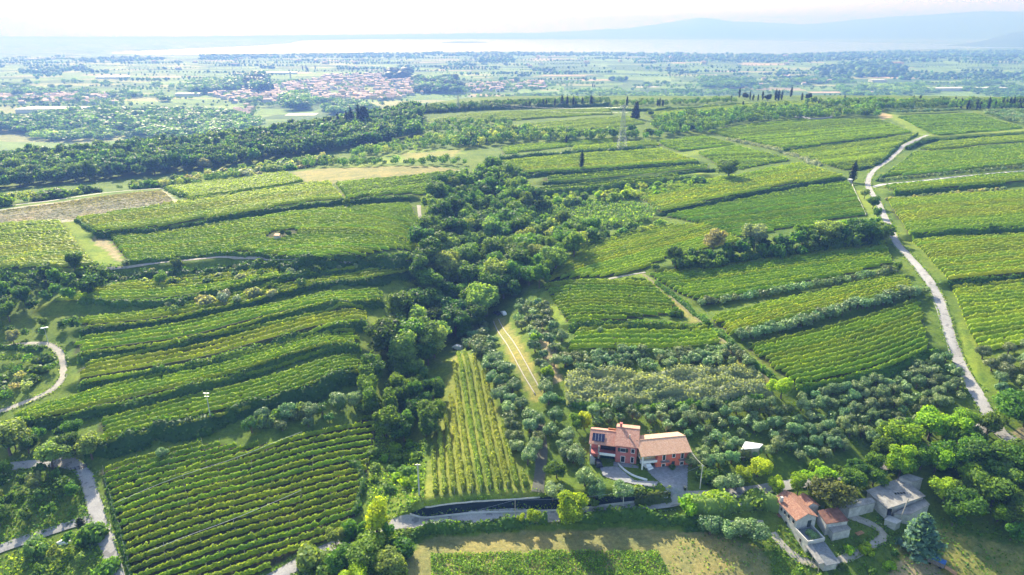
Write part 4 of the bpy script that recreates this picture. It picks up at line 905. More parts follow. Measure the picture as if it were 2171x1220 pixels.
for px, py, h, k, t, ws, lab in [
 (930,555,14,'broad','pale',1.1,'large pale yellow green tree on the left rim of the ravine'),(910,600,11,'broad','mid',1,'mid green tree just under the pale rim tree'),
 (1130,490,13,'broad','pale',1.1,'broad pale tree right of the ravine head'),(885,790,12,'tall','pale',.9,'slim pale tree standing out in the lower ravine'),(985,620,10,'broad','pale',1,'pale crown in the middle of the ravine'),
 (1203,1075,10.5,'broad','lime',1.0,'big bright lime green tree leaning over the lane'),(1135,1096,5,'broad','lime',1.0,'young lime green tree in the roadside hedge'),(1105,1101,3.6,'broad','lime',.9,'smallest lime green sapling in the roadside hedge'),
 (800,1098,11,'tall','yellow',1.1,'ivy covered yellow green tree where the lane bends'),(790,1165,9,'broad','mid',1.3,'round green tree below the lane bend'),(730,1190,7,'broad','mid',1.3,'leafy tree at the bottom edge under the lane'),(830,1190,8,'broad','pale',1.2,'pale leafy tree beside the dry meadow'),(760,1215,8,'broad','lime',1.2,'bright tree at the bottom edge beside the meadow'),
 (22,935,12,'broad','pale',1.25,'tall pale tree at the left edge above the lane'),(113,970,9,'broad','pale',1.2,'round pale tree beside the gate of the left lane'),(196,950,8.5,'broad','pale',1.1,'pale tree at the corner of the wired vineyard'),
 (1172,1045,5.5,'broad','grey',1.3,'rounded grey green bush at the right end of the dark bank'),(1180,995,6,'broad','dark',1.2,'dark round tree left of the red house garden'),(1222,893,6.5,'broad','mid',1,'green tree behind the yellow one near the red house'),(1238,890,7,'tall','yellow',1.2,'bright yellow green tree behind the red house'),
 (1605,990,7,'broad','yellow',1.1,'golden yellow tree at the lower edge of the olive grove'),(1570,1008,5.5,'broad','lime',1.2,'yellow green tree beside the golden one'),(1655,822,8,'broad','lime',1.0,'light green tree at the corner of the ribbed field'),
 (1742,1015,9,'broad','lime',1.05,'tall lime green tree behind the old farmhouse'),(1690,1030,6.5,'broad','lime',.9,'lime green tree over the farmhouse roof'),(1648,1035,6,'broad','lime',1,'lime green tree left of the farmhouse'),(1770,1050,10,'broad','brown',1.15,'brownish olive tree between farmhouse and sheds'),(1810,1025,8,'broad','mid',1.1,'green tree beside the large shed'),(1850,1010,7,'broad','mid',1.1,'green tree at the lane behind the large shed'),
 (1920,930,10,'broad','lime',1.3,'broad lime tree at the right end of the olive grove'),(1968,905,10,'broad','lime',1.2,'second broad lime tree towards the road'),(2030,905,10,'broad','lime',1.1,'lime tree beside the road junction'),(1990,965,11,'broad','mid',1.2,'mid green tree below the lime trees'),(2060,975,11,'broad','dark',1.3,'dark ivy clad tree right of the lane'),(2110,960,9,'broad','mid',1.2,'green tree near the right edge under the road'),(2150,985,10,'broad','mid',1.2,'green tree at the right edge under the road'),(1905,990,9,'broad','lime',1.2,'light tree overhanging the lane above the shed'),
 (2135,868,12,'broad','mid',1.1,'tall tree at the right edge beside the road junction'),(2171,880,9,'broad','mid',1.1,'half visible tree at the right edge near the junction'),
 (2030,1065,11,'broad','mid',1.4,'spreading tree right of the blue green spruce'),(2100,1050,11,'broad','mid',1.3,'spreading tree in the right corner wood'),(2150,1080,10,'broad','dark',1.3,'dark tree at the right edge corner wood'),(2080,1000,9,'broad','dark',1.2,'dark tree behind the corner wood'),(2000,1040,9,'broad','lime',1.2,'sunlit tree beside the second shed'),(2130,1020,9,'broad','mid',1.2,'leafy tree at the right edge'),
 (1545,358,14,'broad','dark',1.4,'lone round dark tree in the vineyard on the hill'),(1510,515,14,'broad','grey',1.0,'greyish poplar like tree in the hedgerow left part'),(1598,503,14,'broad','grey',1.1,'second grey green tree in the hedgerow'),(1750,490,13,'broad','pale',1.3,'broad bright tree in the hedgerow'),(1700,496,12,'broad','mid',1.1,'mid green tree in the hedgerow centre'),(1822,488,13,'broad','dark',1.3,'dark round tree at the road end of the hedgerow'),(1650,515,8,'broad','dark',1.3,'dark tree in the middle of the hedgerow'),(1555,530,7.5,'broad','dark',1.2,'small dark tree in the hedgerow left of centre'),(1785,484,11,'broad','lime',1.1,'yellow green tree in the hedgerow near the road'),(1432,556,6,'broad','dark',1.1,'round dark bush at the left end of the hedgerow'),(1390,566,4.5,'broad','dark',1.1,'smallest dark bush left of the hedgerow'),(1862,495,8,'broad','dark',1.1,'last dark tree of the hedgerow beside the road'),
 (1850,430,8,'broad','dark',1.2,'dark tree hiding the road below the junction'),(1832,412,6,'broad','pale',1.1,'pale tree at the road junction on the hill'),(1860,452,6,'broad','dark',1.1,'bush at the roadside under the junction'),(1903,567,4.5,'broad','dark',1.1,'round bush at the end of the upper olive line'),(2101,483,4.5,'broad','mid',1.2,'lone round bush on the upper right hedge'),
 (600,494,4.5,'broad','dark',1.1,'dark tree beside the vineyard hut'),(614,496,3.5,'broad','dark',1.1,'smaller dark bush right of the vineyard hut'),(735,430,6,'broad','dark',1.1,'dark tree at the corner below the dry meadow'),
 (434,349,12,'broad','grey',1.4,'large rounded grey green tree in front of the far forest'),(30,715,6,'broad','grey',1,'small pale tree on the left knoll slope'),(1380,240,8,'broad','dark',1.1,'round tree right of the tall dark conifer'),
 (1125,560,9,'broad','lime',1.0,'yellowish tree on the right rim of the ravine'),(1135,715,5,'broad','lime',1,'yellow green bush between olives and dirt strip'),(1430,660,4,'shrub','mid',1,'bright bush at the lower right of the dense block'),(1160,790,6,'broad','lime',1.0,'yellowish tree at the end of the white strips'),
 (1500,1000,4,'shrub','dark',1,'dark bush at the pole right of the red houses'),(1255,1060,2.6,'shrub','mid',1,'low bush by the lane under the red house'),(1352,1040,2.6,'shrub','pale',1,'round clipped bush in the red house drive'),(1425,990,1.6,'shrub','dark',1,'small shrub against the orange red wall'),
 (1470,1070,4.5,'shrub','lime',1.2,'bright bush beside the drive entrance'),(1520,1060,4.5,'shrub','lime',1.3,'large bright bush left of the stone wall'),(1600,1055,4,'shrub','mid',1.2,'green bush between lane and stone wall'),
 (345,590,7,'broad','mid',1,'tree on the big shaded bank'),]:
    tree(k, Pb(px, py, h), h, t, lab, None, ws, must=True)
for px, py, h, lab in [(1805,368,15,'tall lone cypress beside the stone gatepost'),(1232,340,14,'lone cypress at the edge of the pylon field')]:
    tree('cypress', Pb(px, py, h, .5), h, 'cyp', lab, None, 1.35, must=True)
tree('conifer', Pb(1346,234,20), 20, 'cyp', 'tall dark conifer behind the pylon', None, .7, must=True, name='conifer_tree')
tree('cypress', Pb(1200,296,9), 9, 'cyp', 'small cypress left of the pylon', None, 1.2, must=True)
tree('conifer', Pb(1948,1135,13), 13, 'blue', 'large blue green spruce beside the farm sheds', None, 1.1, must=True)
tree('cypress', Pb(176,1112,4.5), 4.5, 'cyp', 'small dark cypress at the lane fork', None, 2.0, must=True)
# olives
OL = {'olive': 'silvery olive tree in the big grove', 'olive_dark': 'darker olive tree in the big grove'}
wood([(1200,872),(1400,868),(1650,862),(1870,800),(2010,762),(2060,860),(1990,880),(1880,950),(1800,985),(1650,985),(1500,1010),(1470,940),(1380,905),(1250,905)], 4.0, (2.9,4.9), ['olive','olive','olive_dark'], OL, 'olive trees in the big grove', ('olive',), 1.05, grid=.24)
wood([(1185,755),(1400,742),(1565,742),(1590,778),(1400,785),(1190,795)], 3.8, (3.4,4.6), ['olive','olive_dark'], {'olive': 'silvery olive tree in the double row under the pergola strip', 'olive_dark': 'darker olive tree in the double row under the pergola strip'}, 'olives under the pergola strip', ('olive',), 1.1, grid=.12)
wood([(1000,700),(1028,702),(1062,775),(1112,865),(1140,900),(1145,1000),(1110,1000),(1085,930),(1040,800),(990,740)], 4.0, (4,5.4), ['olive','olive_dark','olive_dark'], {'olive': 'silvery olive tree beside the centre vineyard', 'olive_dark': 'dark olive tree beside the centre vineyard'}, 'olives beside the centre vineyard', ('olive',), 1.15)
wood([(1090,650),(1150,640),(1170,690),(1195,720),(1180,760),(1165,860),(1220,1000),(1180,980),(1150,860),(1130,740),(1100,700)], 4.4, (4,5.4), ['olive','olive_dark'], {'olive': 'silvery olive tree right of the white strips', 'olive_dark': 'dark olive tree right of the white strips'}, 'olives right of the white strips', ('olive',), 1.1)
wood([(2075,760),(2171,745),(2260,745),(2260,830),(2171,850),(2110,835)], 4.4, (4,5.2), ['olive','olive_dark'], {'olive': 'silvery olive tree right of the road', 'olive_dark': 'darker olive tree right of the road'}, 'olives right of the road', ('olive',), 1.1)
line_trees([(1485,650),(1560,640),(1700,617),(1800,598),(1895,580)], 3.0, 'olive', (3.2,4.4), ['olive','olive_dark'], 'olive tree in the upper olive line on the right', 'upper olive line', ws=1.15)
line_trees([(1572,722),(1650,705),(1760,673),(1860,648),(1950,624)], 2.7, 'olive', (4,5.2), ['olive','olive'], 'olive tree in the long lower olive line on the right', 'lower olive line', .9, ws=1.2)
line_trees([(1868,388),(1960,380),(2060,370),(2171,360),(2260,350)], 4.4, 'olive', (3.4,4.2), ['olive_dark'], 'small tree in the row above the white track', 'trees above the white track', .3)
line_trees([(1880,425),(1960,417),(2060,409),(2125,402)], 4, 'shrub', (1.8,2.6), ['grey'], 'grey shrub in the row right of the junction', 'grey shrubs right of the junction', .4)
line_trees([(1903,242),(1960,240),(2030,237)], 4, 'olive', (4,5), ['olive'], 'olive tree lined up at the top of the highest field', 'olives at the top of the highest field', .4, 1.3)
for px, py, h, lab in [(1240,1010,6.5,'large olive tree left of the paved drive'),(1260,1040,5.5,'olive tree nearest the lane under the red house'),(1318,1040,5.5,'round sunlit olive tree in front of the drive'),(1215,965,5.5,'olive tree beside the red house garden'),(1200,925,5,'olive tree at the path behind the red house'),
   (1600,1128,6,'olive tree left of the farmhouse track'),(1540,1122,5.5,'big round olive tree above the dry meadow'),(1505,1118,5,'smaller olive tree above the dry meadow'),(1570,1120,5.5,'middle olive tree above the dry meadow'),(1720,1140,4,'olive tree against the farmhouse wall'),(1490,965,5,'olive tree right of the orange red house'),(1530,1030,5,'dark olive tree above the lane'),(1560,1025,4.5,'olive tree at the lane below the golden tree'),(1465,975,5,'olive tree touching the orange red house'),
   (560,880,5,'olive tree on the bank above the wired vineyard'),(610,872,6,'large olive tree above the wired vineyard'),(660,868,6,'olive tree right of the large one above the wired vineyard'),(715,850,6,'olive tree near the ravine above the wired vineyard'),(750,845,5.5,'last olive tree before the ravine'),(345,960,4,'olive on the left bank'),(1270,700,3,'small grey bush below the dense block')]:
    tree('olive', Pb(px, py, h), h, 'olive', lab, None, 1.15, must=True)
wood([(2080,240),(2171,236),(2300,236),(2300,262),(2171,266),(2110,252)], 6, (4,5), ['olive'], 'olive tree in the hilltop grove at the right', 'hilltop olive grove', ('olive',), 1.3)
# left edge trees, knoll, corner
wood([(0,575),(80,580),(210,585),(240,600),(180,640),(100,650),(0,690),(-60,690),(-60,580)], 6, (6,10), ['dark','deep','mid'], {'dark': 'dark tree on the shaded slope at the left edge', 'deep': 'very dark tree on the shaded slope at the left edge', 'mid': 'greener tree on the shaded slope at the left edge'}, 'trees on the left shaded slope')
wood([(0,700),(90,690),(150,680),(165,700),(90,722),(0,725)], 6, (4,7), ['dark','deep'], 'dark bush like tree above the curling track', 'trees above the curling track')
wood([(0,770),(60,765),(110,760),(118,790),(60,830),(0,860)], 4.6, (3,4.5), ['grey','mid','dark'], {'grey': 'greyish bush inside the track loop', 'mid': 'green bush inside the track loop', 'dark': 'dark bush inside the track loop'}, 'bushes inside the track loop', ('shrub','broad'), 1.3)
wood([(0,900),(60,905),(170,930),(190,965),(120,965),(0,960)], 5, (5,8), ['dark','deep','mid'], {'dark': 'dark tree behind the left lane gate', 'deep': 'very dark tree behind the left lane gate', 'mid': 'mid green tree behind the left lane gate'}, 'trees behind the left lane')
wood([(0,1010),(60,1005),(140,1010),(175,1060),(180,1090),(80,1110),(0,1140)], 4.6, (4,6.5), ['dark','deep','mid','olive_dark'], {'dark': 'dark tree in the thicket left of the lane', 'deep': 'very dark tree in the thicket left of the lane', 'mid': 'green tree in the thicket left of the lane', 'olive_dark': 'grey green tree in the thicket left of the lane'}, 'trees in the thicket left of the lane')
wood([(60,1160),(150,1135),(205,1150),(225,1225),(60,1230)], 4.6, (3.5,6), ['mid','pale','dark'], {'mid': 'green bush in the lower left corner', 'pale': 'pale bush in the lower left corner', 'dark': 'dark bush in the lower left corner'}, 'bushes in the lower left corner', ('broad','shrub'))
wood([(700,1150),(780,1130),(850,1150),(860,1230),(640,1230)], 4.6, (3.5,6), ['mid','pale','dark'], {'mid': 'green bush in the thicket below the lane bend', 'pale': 'pale bush in the thicket below the lane bend', 'dark': 'dark bush in the thicket below the lane bend'}, 'bushes below the lane bend', ('broad','shrub'))
wood([(1960,990),(2171,990),(2260,1000),(2260,1110),(2171,1120),(2060,1110),(2000,1060)], 6.0, (7,11), ['mid','dark','mid','lime'], {'mid': 'green tree in the wood at the lower right', 'dark': 'dark tree in the wood at the lower right', 'lime': 'bright tree in the wood at the lower right'}, 'trees in the lower right wood')
wood([(1850,960),(2000,900),(2100,920),(2090,990),(1900,1010)], 6.0, (7,10), ['lime','mid','dark'], {'lime': 'bright tree between lane and road', 'mid': 'green tree between lane and road', 'dark': 'dark tree between lane and road'}, 'trees between lane and road')
wood([(1660,1040),(1700,1000),(1840,985),(1860,1010),(1790,1050),(1700,1045)], 5, (4,8), ['mid','dark','lime'], {'mid': 'green tree between farmhouse and lane', 'dark': 'dark tree between farmhouse and lane', 'lime': 'bright tree between farmhouse and lane'}, 'trees between farmhouse and lane')
wood([(1990,1100),(2060,1110),(2171,1120),(2171,1170),(2080,1150),(1990,1130)], 7, (6,9), ['dark','mid'], 'tree at the edge of the lower right meadow', 'trees at the lower right meadow')
wood([(1680,1180),(1900,1150),(1930,1200),(1750,1235),(1680,1235)], 4.5, (1.5,3), ['dark','mid','lime'], 'low bush on the slope under the old farmhouse', 'bushes under the old farmhouse', ('shrub',))
wood([(780,960),(830,920),(890,940),(885,1030),(800,1060)], 4.4, (1.6,3.4), ['mid','pale','lime'], 'bright bush between the two lower vineyards', 'bushes between the lower vineyards', ('shrub',), 1.2)
hedge([(1440,572),(1560,556),(1700,535),(1870,510)], 5.5, 4.2, 'dark', 'dense dark understorey of the hedgerow between the hill fields', dens=40)
wood([(1420,558),(1500,552),(1640,530),(1870,492),(1880,520),(1640,556),(1440,582)], 4.0, (6,10), ['dark','mid','deep'], {'dark': 'dark bush filling the hedgerow', 'mid': 'green bush filling the hedgerow', 'deep': 'very dark bush filling the hedgerow'}, 'bushes filling the hedgerow')
wood([(250,560),(500,550),(640,572),(870,572),(600,590),(260,600)], 7, (2,4), ['dark','deep','grey'], 'bush scattered over the big shaded bank', 'bushes on the big shaded bank', ('shrub',))
wood([(330,655),(500,630),(560,620),(640,600),(640,612),(500,650),(340,670)], 6, (3,5), ['dark','grey'], 'bush under the highest left terrace', 'bushes under the highest terrace', ('shrub','olive'))
# hill woods beyond the fields
WD = 'tree in the dark belt of wood behind the left fields'
wood([(0,432),(120,418),(300,398),(460,372),(640,342),(700,336),(700,346),(620,362),(350,399),(240,404),(120,422),(0,440)], 6, (4,8), ['mid','pale','grey','dark'], 'bushy tree in the scrub line behind the left fields', 'scrub line behind the left fields', ('broad','shrub'), 1.2)
wood([(600,355),(700,342),(860,350),(980,345),(1000,352),(880,354),(700,356)], 7, (5,9), ['dark','mid','deep'], 'tree behind the dry meadow', 'trees behind the dry meadow')
wood([(-100,406),(0,403),(200,386),(400,364),(600,338),(760,316),(890,292),(890,248),(760,262),(600,292),(400,312),(200,330),(0,345),(-100,350)], 8, (12,19), ['deep','deep','dark','dark','mid'], WD, 'far dark forest belt')  # near rows of trees added to darken a meadow that lies in shade
wood([(600,292),(700,268),(880,235),(890,262),(760,275),(600,300)], 8, (12,18), ['deep','dark','mid'], WD, 'far dark forest belt')
wood([(740,330),(900,300),(1000,290),(1050,300),(1000,315),(900,320),(760,340)], 8, (6,11), ['mid','dark','pale'], 'tree between the far forest and the pylon', 'trees left of the pylon')
wood([(960,296),(1050,282),(1200,290),(1290,288),(1400,290),(1400,298),(1290,302),(1200,304),(1050,310),(980,318)], 7.5, (8,13), ['dark','mid','deep','pale'], 'tree in the belt around the pylon', 'tree belt around the pylon')
wood([(1380,262),(1460,248),(1600,238),(1720,238),(1850,240),(1860,250),(1700,254),(1560,268),(1490,285),(1400,292)], 7, (7,12), ['mid','dark','mid','deep'], 'tree in the hilltop wood left of the stone enclosure', 'hilltop wood')
wood([(880,268),(1050,262),(1100,266),(1050,280),(900,285)], 8, (6,10), ['dark','mid'], 'tree below the long far field', 'trees below the far field')
wood([(885,236),(1040,226),(1290,218),(1290,224),(1040,234),(890,242)], 6, (7,11), ['dark','deep'], 'tree in the belt under the cypress ridge', 'belt under the cypress ridge')
wood([(1290,222),(1560,216),(1560,220),(1400,226),(1290,228)], 7, (6,9), ['dark','mid'], 'tree behind the far bright fields', 'trees behind the bright fields')
wood([(1700,222),(1900,222),(2171,222),(2300,222),(2300,234),(2171,234),(2000,232),(1900,236),(1860,238)], 7, (7,11), ['dark','mid','deep'], 'tree on the right hilltop', 'right hilltop trees')
wood([(1280,500),(1400,478),(1400,486),(1290,512),(1220,545),(1200,560)], 5, (3,6), ['mid','pale','dark'], 'bush along the edge of the curved field', 'bushes by the curved field', ('shrub','broad'))
wood([(1110,425),(1300,405),(1480,385),(1480,395),(1380,420),(1300,430),(1120,445)], 6, (3,7), ['mid','pale','dark','lime'], 'bush under the narrow terraces', 'bushes under the narrow terraces', ('shrub','broad'))
wood([(1000,405),(1100,380),(1130,400),(1060,420)], 7, (9,13), ['dark'], 'dark tree behind the ravine head', 'trees behind the ravine head')
# ridge cypresses
CY = [(1550,210,10),(1567,203,16),(1590,204,14),(1596,207,10),(1607,208,11),(1617,204,15),(1644,203,18),(1650,204,17),(1656,204,15),(1676,202,17),(1700,207,13),(1790,212,13),
      (876,232,14),(904,228,12),(910,230,8),(1041,222,12),(1066,224,9),(1077,218,13),(1107,222,9),(1116,222,9),(1123,222,10),(1152,219,12),(1158,219,12),(1176,217,12),(1192,215,17),(1202,216,16),(1216,216,15),(1221,221,9),(1234,216,13),(1253,214,15),(1329,215,14),(1398,217,12),(1394,219,9),(1405,219,9),
      (2028,222,13),(2036,222,15),(2050,224,14),(2056,224,12),(2070,224,14),(2077,225,12),(2095,222,17),(2108,224,12),(2124,222,15),(2131,222,14),(2140,221,16),(2146,221,17),(2158,222,15),(2165,222,17),(2171,222,16),(1735,218,9),(1820,214,9),(1843,216,8),(1852,216,7),(1937,210,9),(1950,209,9),(2025,212,9),
      (1575,221,9)]
for k, (px, py, h) in enumerate(CY):
    h = h * (.82 if px > 1500 else .9)
    g = 'cypresses on the right hilltop' if px > 1990 else ('cypresses on the central ridge' if 1500 < px < 1990 else ('conifers in the far forest' if px < 800 else 'cypresses on the left ridge'))
    lab = {'cypresses on the right hilltop': 'dark cypress in the row on the right hilltop', 'cypresses on the central ridge': 'dark cypress on the central ridge skyline', 'conifers in the far forest': 'dark pointed tree rising from the far forest', 'cypresses on the left ridge': 'dark cypress in the belt on the left ridge'}[g]
    tree('cypress', Pb(px, py, h, .5), h, 'cyp', lab, g, 1.3 if h > 9 else 1.7, must=True)
def Pt(px, base, top):
    g = P(px, base); r = math.hypot(g[0], g[1]); d = ray(px, top); t = r / math.hypot(d[0], d[1]); return g, CAMZ + d[2] * t - g[2]
for px, b, t_ in [(688,268,247),(720,264,238),(738,262,233),(747,262,224),(764,262,218),(758,262,240)]:
    g, h = Pt(px, b + 14, t_); tree('cypress', g, h, 'cyp', 'dark pointed tree rising from the far forest', 'pointed trees in the far forest', 1.2, must=True)
for px, py, h, lab in [(1627,208,10,'round dark tree among the ridge cypresses'),(1712,206,10,'round dark tree at the right end of the ridge cypresses'),(1579,205,10,'umbrella shaped tree among the ridge cypresses')]:
    tree('broad', Pb(px, py, h, .55), h, 'cyp', lab, None, 1.0, must=True)
for px, py, h, lab in [(614,253,282,'dark conifer at the left of the far forest crest'),(773,222,276,'spreading cedar beside the tallest forest conifer')]:
    g, h = Pt(px, h, py); tree('conifer', g, h, 'cyp', lab, None, 1.0, must=True, name='conifer_tree')

# keep trees off roads and buildings later: BLOCK polygons in pixels
BLOCK = [PL(p)[:, :2] for p in [[(1245,1012),(1245,925),(1300,900),(1345,900),(1440,930),(1470,985),(1470,1062),(1395,1062),(1270,1010)],
    [(1640,1100),(1640,1050),(1700,1035),(1770,1060),(1800,1090),(1820,1100),(1800,1160),(1780,1195),(1690,1200),(1660,1150)],
    [(1835,1050),(1930,1020),(1985,1060),(1970,1110),(1900,1125),(1830,1090)], [(1560,935),(1625,935),(1625,960),(1560,960)],[(950,725),(990,725),(990,750),(950,750)],[(1050,655),(1085,655),(1085,675),(1050,675)]]]
used = {}
sel = []
for t in TREES:
    x, y = t['p'][0], t['p'][1]
    if not t['must'] and any(inpoly(np.array([x]), np.array([y]), b)[0] for b in BLOCK): continue
    px, py, dep = proj(*t['p']); t['s'] = t['h'] * FP / dep * (1 if -60 < px < 2230 and py < 1330 else 0.01); t['dep'] = dep; sel.append(t)
FAM = {'broad': 'b', 'tall': 'b', 'olive': 'o', 'shrub': 's', 'cypress': 'c', 'conifer': 'f'}
sel.sort(key=lambda t: (-t['must'], -t['s']))
_g = {}
for t in sel:
    if t['group']: _g.setdefault(t['group'] + '|' + t['label'], []).append(t)
for g, ts in _g.items():
    if len(ts) < 5: continue
    xs = np.array([proj(*t['p'])[0] for t in ts]); ys = np.array([proj(*t['p'])[1] for t in ts]); nx = 4 if len(ts) > 24 else 3; ny = 3 if len(ts) > 24 else (2 if len(ts) > 9 else 1)
    rx = xs.argsort().argsort() * nx // len(ts); ry = ys.argsort().argsort() * ny // len(ts)
    nxn = {4: ['far left', 'left centre', 'right centre', 'far right'], 3: ['left', 'middle', 'right']}[nx]; nyn = {3: ['rear', 'mid', 'front'], 2: ['rear', 'front'], 1: ['']}[ny]
    cells = {}
    for t, a, b in zip(ts, rx, ry): cells.setdefault((a, b), []).append(t)
    for (a, b), c in cells.items():
        c.sort(key=lambda t: -t['h'])
        for i, t in enumerate(c):
            z = (nyn[b] + ' ' + nxn[a]).strip(); pre = 'tallest ' if i == 0 and len(c) > 1 else ('smallest ' if i == len(c) - 1 and len(c) > 2 else '')
            L_ = pre + t['label'] + ', ' + z + ' part'
            if len(L_.split()) <= 16: t['label'] = L_; t['group'] = g.split('|')[0]
cnt = {}; stuffV = {}; nreal = {}
for t in sel:
    f = FAM[t['kind']]; cnt[f] = cnt.get(f, 0) + 1; pr = PROTO[t['kind']]; p = pr[random.randrange(len(pr))]; tc = TINT[t['tint']]
    q = random.uniform(.82, 1.2); c = np.array([tc[0] * q * random.uniform(.85, 1.25), tc[1] * q, tc[2] * q]); rz = random.uniform(0, 6.28); h = t['h']; ws = h * t['ws'] * random.uniform(.92, 1.1)
    x, y, z = map(float, t['p'])
    if cnt[f] <= 297:
        if t['s'] * .4717 > 13:
            e = bpy.data.objects.new(t['name'], None); COL.objects.link(e); e.location = (x, y, z); e.rotation_euler = (random.uniform(-.07, .07), random.uniform(-.07, .07), rz); e.scale = (ws * random.uniform(.82, 1.2), ws, h); e.empty_display_size = .1
            a = bpy.data.objects.new('crown', p['crown']); COL.objects.link(a); a.parent = e; a.color = (*c, 1)
            b = bpy.data.objects.new('trunk', p['trunk']); COL.objects.link(b); b.parent = e
        else:
            e = bpy.data.objects.new(t['name'], p['one']); COL.objects.link(e); e.location = (x, y, z); e.rotation_euler = (random.uniform(-.06, .06), random.uniform(-.06, .06), rz); e.scale = (ws * random.uniform(.82, 1.2), ws, h); e.color = (*c, 1)
        tag(e, t['label'], t['cat'], t['group'] or None)
    else:
        V, F = p['mid'] if t['s'] > 26 else p['far']; R = np.array([[cos(rz), -sin(rz)], [sin(rz), cos(rz)]])
        W = np.column_stack([(V[:, :2] * ws) @ R.T + (x, y), V[:, 2] * h + z]); S = stuffV.setdefault(f, dict(V=[], F=[], C=[], n=0))
        S['V'].append(W); S['F'].append(F + S['n']); S['C'].append(np.tile(c, (len(W), 1))); S['n'] += len(W)
for f, S in stuffV.items():
    nm = {'b': 'woodland', 'o': 'olive_grove', 's': 'scrub', 'c': 'cypress_wood', 'f': 'conifer_wood'}[f]
    o = mk(nm, np.concatenate(S['V']), np.concatenate(S['F']), M['oleafa' if f == 'o' else 'leafa'], tint=np.concatenate(S['C'])); tag(o, {'b': 'woodland covering the far hill slopes', 'o': 'smaller olive trees filling the groves', 's': 'scrub on the distant banks'}.get(f, 'distant evergreen trees'), kind='stuff')
print('TREES', cnt)

# ------------------------------------------------------------------ buildings
def local(e_loc, rz): 
    c, s = cos(rz), sin(rz); return lambda x, y, z=0: (e_loc[0] + c * x - s * y, e_loc[1] + s * x + c * y, e_loc[2] + z)
def window(parent, x, y, z, w_, h_, ax='x', glass='darkglass', frame='white', out=.06, name='window', sill=True):
    """a window on a wall; ax='x' faces -y (front), ax='y' faces -x (left end), 'Y' faces +x"""
    f = MB(); p = MB()
    def bx(m, a0, a1, b0, b1, z0, z1):
        if ax == 'x': m.box(a0, a1, b0, b1, z0, z1)
        elif ax == 'y': m.box(b0, b1, a0, a1, z0, z1)
        else: m.box(-b1, -b0, a0, a1, z0, z1)
    s = y if ax != 'Y' else -y
    t = .12
    bx(f, x - w_ / 2 - t, x - w_ / 2, s - out, s + .05, z - t, z + h_ + t); bx(f, x + w_ / 2, x + w_ / 2 + t, s - out, s + .05, z - t, z + h_ + t)
    bx(f, x - w_ / 2, x + w_ / 2, s - out, s + .05, z + h_, z + h_ + t); bx(f, x - w_ / 2, x + w_ / 2, s - out - (.08 if sill else 0), s + .05, z - t, z)
    o = f.build(name, M[frame], parent)
    bx(p, x - w_ / 2, x + w_ / 2, s - out * .4, s + .04, z, z + h_); p.build('pane' if name == 'window' else 'panel', M[glass], o); return o
def gable(parent, x0, x1, y0, y1, ze, zr, over=.45, mat='tiles', th=.16, name='roof', yr=None):
    """roof with ridge along x. ze eave height, zr ridge height"""
    yr = (y0 + y1) / 2 if yr is None else yr; m = MB(); s = (zr - ze) / (yr - y0); zo = ze - s * over; s2 = (zr - ze) / (y1 - yr); zo2 = ze - s2 * over
    m.slab([(x0 - over, y0 - over, zo + th), (x1 + over, y0 - over, zo + th), (x1 + over, yr, zr + th), (x0 - over, yr, zr + th)], th)
    m.slab([(x0 - over, yr, zr + th), (x1 + over, yr, zr + th), (x1 + over, y1 + over, zo2 + th), (x0 - over, y1 + over, zo2 + th)], th)
    m.tube((x0 - over, yr, zr + th), (x1 + over, yr, zr + th), .13, .13, 6)
    return m.build(name, M[mat], parent)
def walls(parent, x0, x1, y0, y1, ze, zr, mat, yr=None, name='wall', zb=-1.5):
    yr = (y0 + y1) / 2 if yr is None else yr; m = MB()
    m.v = [(x0, y0, zb), (x1, y0, zb), (x1, y1, zb), (x0, y1, zb), (x0, y0, ze), (x1, y0, ze), (x1, y1, ze), (x0, y1, ze), (x0, yr, zr - .03), (x1, yr, zr - .03)]
    m.f = [[0, 1, 5, 4], [2, 3, 7, 6], [1, 2, 6, 9, 5], [3, 0, 4, 8, 7], [4, 5, 9, 8], [6, 7, 8, 9], [3, 2, 1, 0]]; m.m = [0] * 7
    return m.build(name, M[mat], parent)
def frame_of(pa, pb, za=None):
    a, b = P(*pa), P(*pb); return a, math.atan2(b[1] - a[1], b[0] - a[0]), np.hypot(*(b - a)[:2])

# rose red house
a, rz, L = frame_of((1304, 980), (1346, 984))
A = empty('red_house', (a[0], a[1], a[2]), rz); tag(A, 'rose red two storey house with terracotta roof, solar panels and garage', 'house')
walls(A, 0, 6.2, 0, 11.5, 6.1, 8.5, 'redwall', zb=-1)
walls(A, -7.6, -.01, 2.0, 9.1, 5.3, 7.1, 'redwall', name='side_wall', zb=2.6, yr=4.9)
gable(A, 0, 6.2, 0, 11.5, 6.1, 8.5)
gable(A, -7.8, -.42, .6, 9.2, 5.3, 7.3, name='side_roof', over=.35)
m = MB(); m.box(-2.9, -.5, 7.2, 7.4, 5.8, 7.0); m.build('terrace_wall', M['planks'], A)
m = MB(); sl_ = (7.3 - 5.3) / 4.3
def onroof(x, y, d=.3): return (x, y, 5.3 + (y - .6) * sl_ + .16 + d)
m.slab([onroof(-7.3, 1.0), onroof(-3.6, 1.0), onroof(-3.6, 3.5), onroof(-7.3, 3.5)], .06)
sp_ = m.build('solar_panels', M['solar'], A)
m = MB()
for i in range(1, 4):
    x = -7.3 + i * 3.7 / 4; m.slab([onroof(x - .03, 1.0, .31), onroof(x + .03, 1.0, .31), onroof(x + .03, 3.5, .31), onroof(x - .03, 3.5, .31)], .04)
m.build('panel_frame', M['greysteel'], sp_)
m = MB(); m.box(.6, 1.3, 6.0, 6.7, 8, 9.7); m.box(.5, 1.4, 5.9, 6.8, 9.7, 9.85); m.build('chimney', M['redwall'], A)
